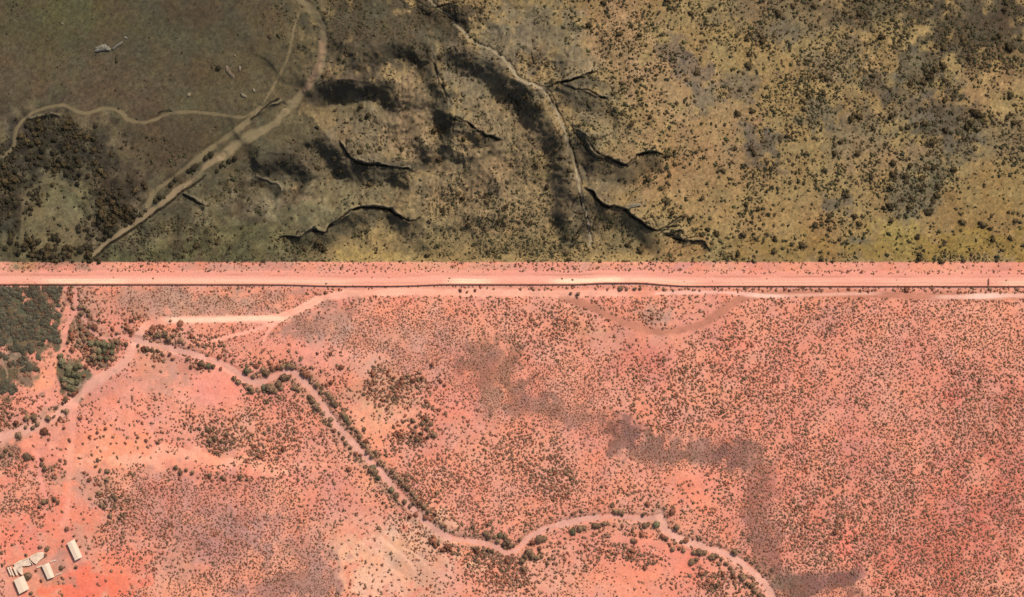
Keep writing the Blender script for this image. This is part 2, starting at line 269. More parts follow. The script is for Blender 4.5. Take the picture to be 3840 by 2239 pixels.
# ------------------------------------------------------------------ ground colour: soil and cover by place, plus relief shading painted in the hills
# x, y, rx, ry, turn (deg), colour, opacity
PATCH = [
 # --- north, left: brown-green grass field
 (500,200,640,330,0,(86,76,55),.9),(180,120,200,130,0,(80,74,50),.6),(420,330,260,120,0,(92,76,58),.6),(700,120,260,150,0,(78,70,52),.7),
 (820,330,260,130,0,(90,78,55),.7),(1060,200,110,230,10,(92,80,55),.7),(640,520,340,90,-8,(84,72,52),.7),(60,330,120,140,0,(92,76,58),.5),
 (1270,110,120,160,10,(98,86,58),.7),(300,60,200,70,0,(88,82,52),.5),
 (200,560,210,110,10,(60,53,41),.95),(330,640,150,90,0,(66,58,45),.8),(60,720,90,160,0,(64,56,43),.9),(420,700,130,90,-30,(72,62,47),.7),
 (460,790,100,70,-30,(70,62,46),.7),(215,830,112,150,0,(110,98,69),1),(200,870,110,50,0,(106,93,63),.6),(200,740,100,46,0,(92,83,57),.7),
 (90,930,90,50,0,(104,94,60),.5),(200,960,160,30,0,(86,76,52),.6),(360,850,50,50,0,(108,92,68),.6),(500,780,36,44,30,(120,106,80),.75),
 (620,600,180,60,-35,(80,70,52),.6),(790,690,220,110,-20,(92,82,60),.7),(620,850,240,110,-20,(92,84,62),.8),(900,900,330,90,0,(100,92,62),.85),
 (640,950,330,40,0,(96,92,60),.7),(760,780,150,70,-20,(108,98,72),.55),
 # --- north, hills: dark patches also carry painted shade of slopes and valleys
 (1430,120,300,150,0,(72,63,47),.95),(1630,90,150,120,0,(76,66,49),.85),(1720,180,140,70,20,(70,62,47),.7),(1330,320,120,80,0,(70,60,47),.8),
 (1420,450,120,80,0,(122,106,80),.85),(1330,400,120,60,0,(120,104,78),.6),(1560,420,70,180,-8,(140,114,82),.85),(1600,560,140,100,20,(146,118,84),.85),
 (1780,330,110,160,-35,(118,104,80),.85),(1900,470,150,130,-35,(134,112,80),.85),(1800,660,260,170,0,(142,116,82),.85),(1950,780,220,150,0,(142,116,80),.85),
 (1730,250,80,80,20,(126,108,84),.8),(1640,420,40,180,-20,(94,80,60),.6),(1690,500,40,130,-5,(104,92,72),.6),
 (1050,620,120,60,15,(66,58,44),.7),(1180,620,140,80,20,(84,76,58),.6),(1450,640,150,50,0,(60,52,40),.8),(1330,560,140,60,20,(112,98,74),.7),
 (1140,740,110,50,0,(150,116,84),.85),(1000,760,150,80,0,(104,94,72),.7),(1300,720,260,70,0,(110,98,70),.7),(1200,820,200,50,0,(112,102,72),.7),
 (1380,840,150,40,0,(78,70,54),.7),(1430,900,150,60,0,(146,120,76),.9),(1400,945,160,40,0,(154,128,76),.8),(1650,860,200,110,0,(132,110,74),.8),
 (1950,930,300,60,0,(122,104,68),.7),(1880,180,100,120,0,(108,96,74),.8),(2000,120,140,130,0,(112,100,78),.8),(2160,230,110,70,0,(122,108,84),.8),
 (2100,350,130,40,10,(104,92,72),.7),(2200,380,110,70,0,(110,98,76),.7),(2300,520,130,60,0,(124,106,76),.7),(2260,640,110,60,0,(94,82,64),.7),
 (2330,700,140,60,0,(112,98,72),.7),(2160,640,70,150,0,(96,86,66),.6),(2190,860,90,90,0,(86,76,58),.75),(2350,880,150,60,0,(118,102,70),.7),
 # --- north, tan scrubland to the east
 (2330,150,130,170,0,(164,130,92),.7),(2500,300,170,130,0,(164,130,94),.6),(2560,620,240,160,0,(156,124,84),.7),(2720,470,150,140,0,(160,126,90),.6),
 (2520,200,60,60,0,(110,94,78),.7),(2600,260,70,60,0,(108,94,80),.7),(2650,360,60,50,0,(112,98,82),.6),(2850,560,80,80,20,(100,90,74),.75),(2820,500,60,50,0,(106,94,78),.6),
 (3000,60,300,90,0,(112,96,72),.6),(3350,40,260,70,0,(90,78,58),.7),(3680,90,230,150,0,(78,68,52),.85),(3450,260,150,90,-30,(94,82,64),.75),(3100,250,140,60,0,(116,100,78),.5),
 (3550,450,130,120,30,(92,84,68),.8),(3400,400,100,60,0,(110,98,80),.5),(3200,520,140,100,0,(110,98,78),.55),(3440,720,110,90,0,(104,96,76),.7),(3120,760,60,50,0,(98,88,74),.7),
 (3760,520,120,90,0,(118,102,76),.6),(3700,300,130,110,0,(146,114,78),.7),(3080,420,90,60,20,(104,94,76),.7),(3300,330,80,60,0,(100,90,72),.7),(2900,130,90,60,30,(108,96,76),.6),(2780,330,60,70,0,(108,96,80),.65),(3480,600,110,70,0,(104,94,74),.6),(3620,560,70,60,0,(100,90,72),.6),(3200,180,90,50,0,(110,98,76),.6),(3300,600,160,80,0,(150,118,84),.5),
 (2900,860,300,80,0,(156,124,80),.7),(3400,890,260,70,0,(156,128,78),.7),(3740,800,200,150,0,(144,114,70),.8),(3650,930,260,50,0,(144,116,66),.8),(3050,940,300,40,0,(140,108,66),.8),
 (2560,930,160,50,0,(146,114,74),.7),(3230,900,60,30,0,(100,92,76),.7),(2720,950,60,30,0,(122,104,68),.6),(3370,850,90,30,0,(156,132,70),.5),
 (3500,930,340,60,0,(146,121,64),.7),(2900,930,280,50,0,(148,120,70),.6),
 # --- border strip: dull and pale parts
 (60,1010,90,50,0,(186,139,103),.85),(240,1002,120,26,0,(176,133,111),.7),(900,1000,260,22,0,(196,151,127),.5),(1330,1008,120,24,0,(226,147,127),.5),(2150,1020,260,24,0,(200,143,123),.5),
 (2600,1005,240,22,0,(214,147,131),.6),(1120,1004,140,24,0,(206,151,129),.5),(1750,1005,200,20,0,(210,161,129),.4),
 (3720,1030,90,34,0,(216,141,119),.6),
 # --- south: mauve brush, pale sand, salmon clearings
 (520,1130,420,52,0,(192,141,117),.85),(600,1290,170,50,15,(206,148,121),.6),(330,1220,70,90,0,(190,142,113),.6),(780,1140,240,46,0,(196,145,121),.7),(1050,1100,140,24,0,(190,137,117),.7),(380,1150,90,60,0,(226,151,125),.6),
 (1190,1230,160,66,-24,(176,131,111),.85),(1400,1270,220,70,0,(206,143,123),.6),(1260,1200,100,60,-30,(196,141,121),.6),
 (1100,1310,110,40,0,(236,157,129),.7),(1260,1345,200,36,10,(244,159,131),.8),(1380,1380,140,34,10,(214,151,127),.7),
 (1620,1330,180,110,0,(208,147,123),.55),(1850,1400,110,120,0,(162,115,95),0.78),(1980,1500,150,60,25,(168,119,99),0.74),(1840,1500,60,80,0,(184,137,115),0.64),
 (2160,1560,140,48,15,(170,121,101),0.69),(2340,1640,95,58,20,(142,101,89),0.83),(2480,1700,120,60,0,(152,111,95),0.78),(2650,1690,120,60,0,(152,111,97),0.74),(2800,1680,90,60,0,(144,103,93),0.78),
 (2870,1800,66,100,10,(156,111,97),0.78),(2850,1950,64,110,0,(162,115,99),0.78),(2860,2080,60,80,0,(162,117,99),0.74),
 (3070,2190,190,66,0,(138,99,89),0.87),(2960,2200,80,60,0,(126,99,83),0.64),(3190,2170,66,60,0,(122,87,83),0.55),
 (2220,1250,150,60,30,(206,143,113),.7),(2450,1240,200,36,0,(206,139,115),.6),(2330,1300,260,60,0,(214,143,121),.6),(2440,1180,70,40,0,(184,141,121),.6),
 (2620,1830,150,70,0,(240,145,117),.85),(2480,1790,110,50,0,(232,147,119),.7),(2430,2160,240,110,0,(240,149,119),.85),(2600,2120,90,110,-25,(240,147,119),.7),(2060,2140,160,90,0,(232,161,131),.7),(1980,2210,140,50,0,(240,169,137),.7),
 (1490,2090,270,165,0,(240,183,147),.9),(1400,2190,160,70,0,(240,177,145),.8),(1640,2150,140,100,30,(222,165,135),.7),(1620,2010,120,50,10,(236,177,145),.7),(1700,2200,100,50,0,(240,161,137),.6),(1540,2120,60,120,-35,(206,155,127),.6),
 (1370,1640,110,150,0,(246,161,125),.8),(1450,1560,150,60,0,(236,161,127),.6),(1640,1640,160,140,0,(228,151,125),.6),(1700,1540,100,70,0,(238,153,127),.6),(1200,1480,60,60,0,(226,161,129),.4),(1420,1460,150,60,0,(198,153,121),.5),
 (780,1440,260,80,0,(246,159,133),.9),(560,1450,160,60,-15,(200,145,123),.75),(640,1380,140,50,15,(206,149,125),.6),(380,1440,90,60,-30,(216,147,123),.7),(440,1520,160,70,-30,(244,159,129),.8),(150,1430,90,75,-20,(248,161,123),.95),(180,1500,80,60,0,(240,153,129),.7),
 (560,1610,220,90,0,(244,161,133),.8),(420,1680,200,70,0,(248,159,123),.85),(700,1730,320,46,5,(248,161,127),.9),(1020,1770,190,36,5,(240,151,125),.9),(1060,1740,110,40,0,(228,147,123),.7),(830,1620,200,80,0,(228,157,127),.5),
 (30,1800,60,40,0,(236,139,111),.9),(30,1720,50,30,0,(244,157,129),.7),(120,1660,120,36,0,(248,161,129),.8),
 (560,1900,240,120,0,(206,141,119),.6),(800,1880,280,120,0,(212,143,123),.55),(780,2040,220,110,0,(190,135,119),.7),(880,1980,160,90,0,(184,131,119),.6),(680,1722,430,30,4,(252,176,142),.9),(1180,2160,90,110,0,(184,135,119),0.83),(1060,2200,170,60,0,(166,117,103),0.74),(1150,2060,110,80,0,(190,135,119),.6),
 (300,1820,130,60,10,(190,143,121),.5),(370,1900,80,110,0,(200,145,125),.5),(520,1780,160,30,0,(216,153,125),.5),
 (100,1900,120,120,0,(226,139,115),.6),(60,2020,120,90,0,(240,135,109),.85),(280,1960,110,110,0,(240,143,113),.8),(340,2200,220,60,0,(242,125,97),.9),(480,2120,120,70,0,(240,137,107),.7),(120,2120,90,60,-20,(214,149,123),.7),(220,2140,70,50,0,(190,143,121),.7),(310,2010,60,40,0,(204,153,125),.6),
 (690,2110,100,50,0,(214,147,123),.5),
 (1250,1900,110,90,0,(222,147,125),.6),(1320,1960,100,70,0,(236,159,129),.6),(1200,1980,80,50,0,(222,157,129),.5),
 (90,1210,140,150,0,(88,87,63),.95),(60,1360,110,90,0,(120,105,83),.8),(30,1430,50,60,0,(84,81,59),.8),(190,1110,70,60,0,(104,93,69),.6),(300,1190,40,60,20,(150,113,93),.6),(390,1330,55,55,0,(104,95,73),.75),(270,1420,45,60,0,(92,87,63),.85),(310,1260,40,50,0,(150,119,95),.6),(70,1600,130,50,-20,(196,145,121),.6),(190,1555,70,40,-25,(190,145,119),.6),
 (30,1700,50,50,0,(140,113,91),.6),
 (3400,1500,460,260,0,(226,147,123),.5),(3550,2000,330,260,0,(218,127,105),.7),(3200,1850,330,200,0,(218,137,115),.55),(3780,1800,140,300,0,(212,123,103),.6),(3720,1550,160,100,0,(210,139,115),.6),(3160,2030,60,50,0,(240,141,119),.8),(3420,1760,80,40,0,(240,145,115),.7),(3030,1960,60,30,0,(236,147,119),.6),(3600,1480,60,40,0,(232,129,111),.7),(3540,2080,100,60,0,(214,125,103),.6),(3400,2160,120,60,0,(232,133,105),.6),
 (3400,1290,120,40,0,(226,147,125),.6),(3100,1190,120,60,0,(208,143,119),.5),(2760,1320,70,40,0,(214,151,125),.4),(2420,1380,120,60,0,(216,137,119),.6),(2180,1330,80,60,0,(236,151,123),.5),(2780,1270,60,40,0,(230,139,119),.6),
]

def ground_colour(x, y):
    x = np.asarray(x, float).ravel(); y = np.asarray(y, float).ravel()
    n1 = vnoise(x, y, 70, 101); n2 = vnoise(x, y, 70, 103); n3 = vnoise(x, y, 22, 105); n4 = vnoise(x, y, 22, 107)
    wx = x + 60 * (n1 - .5) + 26 * (n3 - .5); wy = y + 60 * (n2 - .5) + 26 * (n4 - .5)
    south = sm(980.5, 984, y + 2.0 * (n3 - .5))
    S = np.array([231, 152, 124.0]); N = np.array([150, 124, 81.0]); NL = np.array([88, 78, 56.0])
    east = sm(1000, 1500, wx + 120 * (n1 - .5))[:, None]
    col = (NL * (1 - east) + N * east) * (1 - south[:, None]) + S * south[:, None]
    inside = (x > -500) & (x < 4400) & (y > -500) & (y < 2800)
    edge = fbm(x, y, 34, 3, 111) - .5
    for (cx, cy, rx, ry, rot, c, a) in PATCH:
        R = max(rx, ry) * 1.6 + 50
        idx = np.nonzero((x > cx - R) & (x < cx + R) & (y > cy - R) & (y < cy + R))[0]
        if len(idx) == 0: continue
        same = (south[idx] > .5) == (cy > 982)
        t = math.radians(rot); ct, st = math.cos(t), math.sin(t)
        dx = wx[idx] - cx; dy = wy[idx] - cy
        u = (dx * ct + dy * st) / rx; v = (-dx * st + dy * ct) / ry
        r = np.sqrt(u * u + v * v) + 1.5 * edge[idx] + .5 * (n3[idx] - .5)
        w = (a * sm(1.25, 0.55, r) * same)[:, None]
        col[idx] = col[idx] * (1 - w) + np.array(c, float) * w
    fld = .85 * np.exp(-((np.abs(wx - 212) / 116) ** 6 + (np.abs(wy - 838) / 142) ** 6))
    col = col * (1 - fld[:, None]) + np.array([112, 101, 71.0]) * fld[:, None]
    # soil mottling: hue drifts in broad patches and finer flecks
    h1 = fbm(x, y, 120, 3, 121) - .5; h2 = fbm(x, y, 55, 3, 131) - .5; f1 = fbm(x, y, 12, 3, 141, .7) - .5; f2 = vnoise(x, y, 5.0, 151) - .5
    amp = np.where(south > .5, 1.0, 0.62)[:, None]
    col = col + h1[:, None] * amp * np.array([12, 24, 14.0]) + h2[:, None] * np.where(south > .5, 1.0, .38)[:, None] * np.array([12, -10, -22.0])
    rough = np.where(south > .5, 0.10, 0.34)
    road = sm(1014, 1022, y) * sm(1068, 1062, y)
    rough = rough * (1 - .8 * road)
    col = col * (1 + rough * f1 * 1.1 + rough * f2 * .8)[:, None]
    # blotchy ground cover in the thicket and the dark brush
    bl = fbm(x, y, 34, 3, 163) - .5
    th = (1 - .8 * np.exp(-(((x - 215) / 115) ** 4 + ((y - 830) / 140) ** 4))) * np.clip(np.exp(-(((x - 220) / 300) ** 4 + ((y - 700) / 330) ** 4)) + np.exp(-(((x - 3450) / 460) ** 4 + ((y - 250) / 330) ** 4)) * .35 + np.exp(-(((x - 900) / 420) ** 4 + ((y - 800) / 200) ** 4)) * .7, 0, 1) * (south < .5)
    col = col * (1 + 1.15 * th * bl)[:, None]
    # hillsides carry a finer fall-line grain
    hm = hills_mask(x, y)
    g = vnoise(x * 1.0, y * 0.35, 7, 161) - .5
    col = col * (1 + .45 * hm * g)[:, None]
    # graded strip beside the fence
    fy = np.interp(x, fence_poly[:, 0], fence_poly[:, 1])
    d = fy - y                                                  # px north of the fence
    def put(w, c):
        nonlocal col
        col = col * (1 - w[:, None]) + np.array(c, float) * w[:, None]
    streak = vnoise(x * .06, y, 5, 171) - .5
    put(.85 * sm(62, 46, d) * sm(-1, 2, d) * (0.85 + .3 * streak), (240, 160, 136))
    put(.8 * sm(36, 25, d + 6 * streak) * sm(0, 3, d), (252, 180, 152))
    pale = np.zeros_like(x)
    for (a, b, s) in [(150, 470, .8), (480, 1000, .35), (960, 1300, .35), (1670, 1830, .95), (2060, 2330, .95), (2330, 2600, .45), (2700, 3100, .25), (3300, 3560, .2), (3740, 3900, .5)]:
        pale = np.maximum(pale, s * sm(a - 30, a + 60, x) * sm(b + 60, b - 40, x))
    put(pale * sm(25, 16, d + 4 * streak) * sm(2, 5, d), (255, 224, 186))
    put(.55 * sm(-14, -7, d) * sm(-2, -3, d), (242, 176, 152))        # strip of bare soil along the south foot of the fence
    put(.5 * sm(40, 36, d) * sm(31, 34, d) * sm(-.1, .2, streak + .2 * (n1 - .5)), (196, 128, 104))
    rut = np.maximum(np.exp(-((d - 13 - 3 * (n1 - .5)) / 1.8) ** 2), np.exp(-((d - 22 - 3 * (n2 - .5)) / 1.8) ** 2)) * sm(.3, .6, vnoise(x * .02, y, 9, 173))
    put(.28 * rut, (205, 138, 112))
    # tracks and washes
    twob = 3.0 * (n3 - .5)
    for n, pts, w, c, a, s in TRACKS:
        idx, dd, side, arc = poly_dist(x + twob, y + twob, pts, w * 3 + 12)
        if len(idx) == 0: continue
        k = a * sm(w * (1 + s), w * (1 - s * .8), dd + w * ((2.2 if n == 'dry_wash' else 1.1) * (.5 * n4[idx] + .5 * n1[idx] - .5) + .7 * f1[idx])) * (1 - .3 * sm(.5, .85, n1[idx] * .6 + n3[idx] * .4))
        same = (south[idx] > .5) == (pts[:, 1].mean() > 982)
        k = k * same
        if n == 'dirt_track': k = k * (.15 + .85 * sm(0, .07, arc)) * (.15 + .85 * sm(1, .95, arc))
        if n == "dirt_track" and w >= 8:                        # wheel ruts with a slightly darker crown
            k = k * (1 - .18 * np.exp(-(dd / (w * .25)) ** 2))
        cc = np.array(c, float) * (1 + .10 * (h2[idx] * 2))[:, None]
        col[idx] = col[idx] * (1 - k[:, None]) + cc * k[:, None]
    # scarps: painted sunlit rim along the lip, painted shade and brush at the foot
    hw = hills_mask(x, y)[:, None]
    col = col * (1 - .36 * hw) + np.array([110, 99, 77.0]) * .36 * hw
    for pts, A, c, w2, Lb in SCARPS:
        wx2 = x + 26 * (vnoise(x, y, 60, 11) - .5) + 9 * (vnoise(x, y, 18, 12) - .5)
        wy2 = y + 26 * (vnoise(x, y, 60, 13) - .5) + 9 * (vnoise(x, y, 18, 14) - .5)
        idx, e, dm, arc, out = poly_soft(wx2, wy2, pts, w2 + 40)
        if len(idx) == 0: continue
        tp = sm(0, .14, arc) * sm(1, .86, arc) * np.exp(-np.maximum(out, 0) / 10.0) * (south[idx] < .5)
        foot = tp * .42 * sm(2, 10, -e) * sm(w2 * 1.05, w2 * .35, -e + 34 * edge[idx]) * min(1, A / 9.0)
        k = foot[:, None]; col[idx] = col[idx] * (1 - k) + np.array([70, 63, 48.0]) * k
        if c >= .24:
            k = (tp * .6 * sm(0, 2, e) * sm(9, 4, e + 8 * f1[idx]))[:, None]
            col[idx] = col[idx] * (1 - k) + np.array([158, 139, 108.0]) * k
    # pale worn stretches of the southern tracks
    for (x0, x1, yy, hw, c, a) in [(620, 1080, 1197, 9, (255, 214, 180), .9), (2800, 2960, 1108, 8, (255, 206, 182), .9), (3620, 3760, 1111, 10, (255, 216, 192), .95), (3500, 3860, 1111, 8, (255, 200, 176), .7), (2950, 3300, 1104, 6, (248, 188, 164), .7)]:
        w = a * sm(x0 - 40, x0 + 50, x) * sm(x1 + 40, x1 - 50, x) * sm(hw * 1.5, hw * .5, np.abs(y - yy - 3 * np.sin(x / 90.0)))
        put(w, c)
    # leaf litter and close cover under the scrub that lines the wash
    for n, pts, w, c, a, s in TRACKS:
        if n == "dry_wash" and pts[:, 1].mean() > 982:
            idx, dd, side, arc = poly_dist(x + 2 * twob, y + 2 * twob, pts, 90)
            k = np.where(x[idx] > 1930, .25, .55) * sm(52, 22, dd + 40 * edge[idx]) * sm(w * .8, w * 1.4, dd) * sm(880, 1000, x[idx])
            col[idx] = col[idx] * (1 - k[:, None]) + np.array([172, 132, 108.0]) * k[:, None]
    # gully shade painted dark onto the floors of the cuts, with brush
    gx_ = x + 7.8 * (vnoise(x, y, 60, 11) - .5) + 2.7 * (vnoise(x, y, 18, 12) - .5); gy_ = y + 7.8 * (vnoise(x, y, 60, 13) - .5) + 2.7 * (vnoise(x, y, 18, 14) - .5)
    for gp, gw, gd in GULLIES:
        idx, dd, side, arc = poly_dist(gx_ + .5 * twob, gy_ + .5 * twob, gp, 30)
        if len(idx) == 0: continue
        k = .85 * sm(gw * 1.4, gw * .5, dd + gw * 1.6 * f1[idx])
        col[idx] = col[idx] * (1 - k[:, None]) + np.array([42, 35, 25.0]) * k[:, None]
    return np.clip(col, 14, 255)

# ------------------------------------------------------------------ object helpers
C = scene.collection
def tag(o, label=None, cat=None, group=None, kind=None):
    if label: o["label"] = label
    if cat: o["category"] = cat
    if group: o["group"] = group
    if kind: o["kind"] = kind
    return o
def link(name, data, parent=None, loc=None):
    o = bpy.data.objects.new(name, data); C.objects.link(o)
    if parent: o.parent = parent
    if loc is not None: o.location = loc
    return o
def tri_mesh(name, V, T, col=None, smooth=False):
    V = np.asarray(V, np.float32); T = np.asarray(T, np.int32)
    me = bpy.data.meshes.new(name)
    k = T.shape[1]
    me.vertices.add(len(V)); me.vertices.foreach_set("co", V.ravel())
    me.loops.add(T.size); me.loops.foreach_set("vertex_index", T.ravel())
    me.polygons.add(len(T)); me.polygons.foreach_set("loop_start", np.arange(0, T.size, k, dtype=np.int32))
    me.polygons.foreach_set("loop_total", np.full(len(T), k, np.int32))
    if smooth: me.polygons.foreach_set("use_smooth", np.ones(len(T), bool))
    if col is not None:
        at = me.color_attributes.new("col", 'FLOAT_COLOR', 'POINT')
        at.data.foreach_set("color", np.c_[col, np.ones(len(col))].astype(np.float32).ravel())
    me.update(calc_edges=True)
    return me

# ------------------------------------------------------------------ materials
def new_mat(name):
    m = bpy.data.materials.new(name); m.use_nodes = True
    nt = m.node_tree
    b = nt.nodes["Principled BSDF"]
    b.inputs["Roughness"].default_value = .95
    b.inputs["Specular IOR Level"].default_value = .08
    return m, nt, b
def noise_node(nt, scale, detail=3, vec=None):
    n = nt.nodes.new("ShaderNodeTexNoise"); n.inputs["Scale"].default_value = scale; n.inputs["Detail"].default_value = detail
    if vec is not None: nt.links.new(vec, n.inputs["Vector"])
    return n
def ramp(nt, fac, lo, hi, a, b):
    r = nt.nodes.new("ShaderNodeMapRange")
    nt.links.new(fac, r.inputs[0])
    for i, v in zip((1, 2, 3, 4), (lo, hi, a, b)): r.inputs[i].default_value = v
    return r.outputs[0]
def mul_col(nt, col, fac):
    m = nt.nodes.new("ShaderNodeVectorMath"); m.operation = 'SCALE'
    nt.links.new(col, m.inputs[0]); nt.links.new(fac, m.inputs["Scale"])
    return m.outputs[0]

def soil_material():
    m, nt, b = new_mat("soil")
    at = nt.nodes.new("ShaderNodeAttribute"); at.attribute_name = "col"
    geo = nt.nodes.new("ShaderNodeNewGeometry")
    c = at.outputs["Color"]
    c = mul_col(nt, c, ramp(nt, noise_node(nt, .55, 4, geo.outputs["Position"]).outputs[0], .3, .7, .91, 1.09))
    c = mul_col(nt, c, ramp(nt, noise_node(nt, 1.6, 3, geo.outputs["Position"]).outputs[0], .3, .7, .92, 1.08))
    nt.links.new(c, b.inputs["Base Color"])
    bp = nt.nodes.new("ShaderNodeBump"); bp.inputs["Strength"].default_value = .35; bp.inputs["Distance"].default_value = .5
    nt.links.new(noise_node(nt, .8, 5, geo.outputs["Position"]).outputs[0], bp.inputs["Height"])
    nt.links.new(bp.outputs[0], b.inputs["Normal"])
    return m
def scrub_material():
    m, nt, b = new_mat("scrub_leaf")
    at = nt.nodes.new("ShaderNodeAttribute"); at.attribute_name = "col"
    nt.links.new(at.outputs["Color"], b.inputs["Base Color"])
    return m
def plant_material(name, base, var=.35):
    m, nt, b = new_mat(name)
    oi = nt.nodes.new("ShaderNodeObjectInfo")
    geo = nt.nodes.new("ShaderNodeNewGeometry")
    rgb = nt.nodes.new("ShaderNodeRGB"); rgb.outputs[0].default_value = (*base, 1)
    c = mul_col(nt, rgb.outputs[0], ramp(nt, oi.outputs["Random"], 0, 1, 1 - var, 1 + var))
    c = mul_col(nt, c, ramp(nt, noise_node(nt, 1.1, 2, geo.outputs["Position"]).outputs[0], .3, .7, .6, 1.4))
    nt.links.new(c, b.inputs["Base Color"])
    return m
def plain_material(name, base, rough=.8, nscale=.8, lo=.8, hi=1.12):
    m, nt, b = new_mat(name)
    tc = nt.nodes.new("ShaderNodeTexCoord")
    rgb = nt.nodes.new("ShaderNodeRGB"); rgb.outputs[0].default_value = (*base, 1)
    c = mul_col(nt, rgb.outputs[0], ramp(nt, noise_node(nt, nscale, 5, tc.outputs["Object"]).outputs[0], .3, .7, lo, hi))
    nt.links.new(c, b.inputs["Base Color"])
    b.inputs["Roughness"].default_value = rough
    return m
SOIL = soil_material(); SCRUB = scrub_material()

# ------------------------------------------------------------------ ground sheet (fine inside the view, stretching out to the horizon)
def axis(lo, hi, step, far):
    a = np.arange(lo, hi + step * .5, step)
    g = []; d = step; v = hi
    while v < far: d *= 1.22; v += d; g.append(v)
    l = []; d = step; v = lo
    while v > -far: d *= 1.22; v -= d; l.append(v)
    return np.array(l[::-1] + list(a) + g)
STEP = 0.8
gx = axis(-512, 512, STEP, 40000); gy = axis(-312, 312, STEP, 40000)
GX, GY = np.meshgrid(gx, gy)
PX = (GX / M + 1920.0).ravel(); PY = (1119.5 - GY / M).ravel()
H = height(PX, PY)
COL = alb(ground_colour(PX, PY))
nx, ny = len(gx), len(gy)
HG = H.reshape(ny, nx)
ii = (np.arange(ny - 1)[:, None] * nx + np.arange(nx - 1)[None, :]).ravel()
Q = np.stack([ii, ii + 1, ii + nx + 1, ii + nx], 1)
V = np.stack([GX.ravel(), GY.ravel(), H], 1)
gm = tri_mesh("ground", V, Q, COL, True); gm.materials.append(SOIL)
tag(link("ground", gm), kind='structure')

def zat(px, py):
    """ground height at photo pixels"""
    x = WX(px); y = WY(py)
    i = np.clip(np.searchsorted(gx, x) - 1, 0, nx - 2); j = np.clip(np.searchsorted(gy, y) - 1, 0, ny - 2)
    u = (x - gx[i]) / (gx[i + 1] - gx[i]); v = (y - gy[j]) / (gy[j + 1] - gy[j])
    return (HG[j, i] * (1 - u) + HG[j, i + 1] * u) * (1 - v) + (HG[j + 1, i] * (1 - u) + HG[j + 1, i + 1] * u) * v

# beds of road, tracks and washes: thin sheets lying on the ground
qx = PX[Q].mean(1); qy = PY[Q].mean(1)
taken = np.zeros(len(Q), bool)
def overlay(name, sel, lift):
    sel = sel & ~taken
    taken[sel] = True
    q = Q[sel]
    if len(q) == 0: return
    u, inv = np.unique(q, return_inverse=True)
    v = V[u].copy(); v[:, 2] += lift
    me = tri_mesh(name, v, inv.reshape(q.shape), COL[u], True); me.materials.append(SOIL)
    tag(link(name, me), kind='structure')
fyq = np.interp(qx, fence_poly[:, 0], fence_poly[:, 1])
overlay("road", (fyq - qy > 4) & (fyq - qy < 46) & (qx > -130) & (qx < 3970), .01)
for n, pts, w, c, a, s in TRACKS:
    idx, dd, side, arc = poly_dist(qx, qy, pts, w * 2)
    sel = np.zeros(len(Q), bool); sel[idx[dd < w]] = True
    overlay(n, sel, .008)

# ------------------------------------------------------------------ vegetation: where it grows
TREE_WASH = next(t for t in TRACKS if t[0] == "dry_wash")[1]
LOW_WASH = [t for t in TRACKS if t[0] == "dry_wash"][1][1]
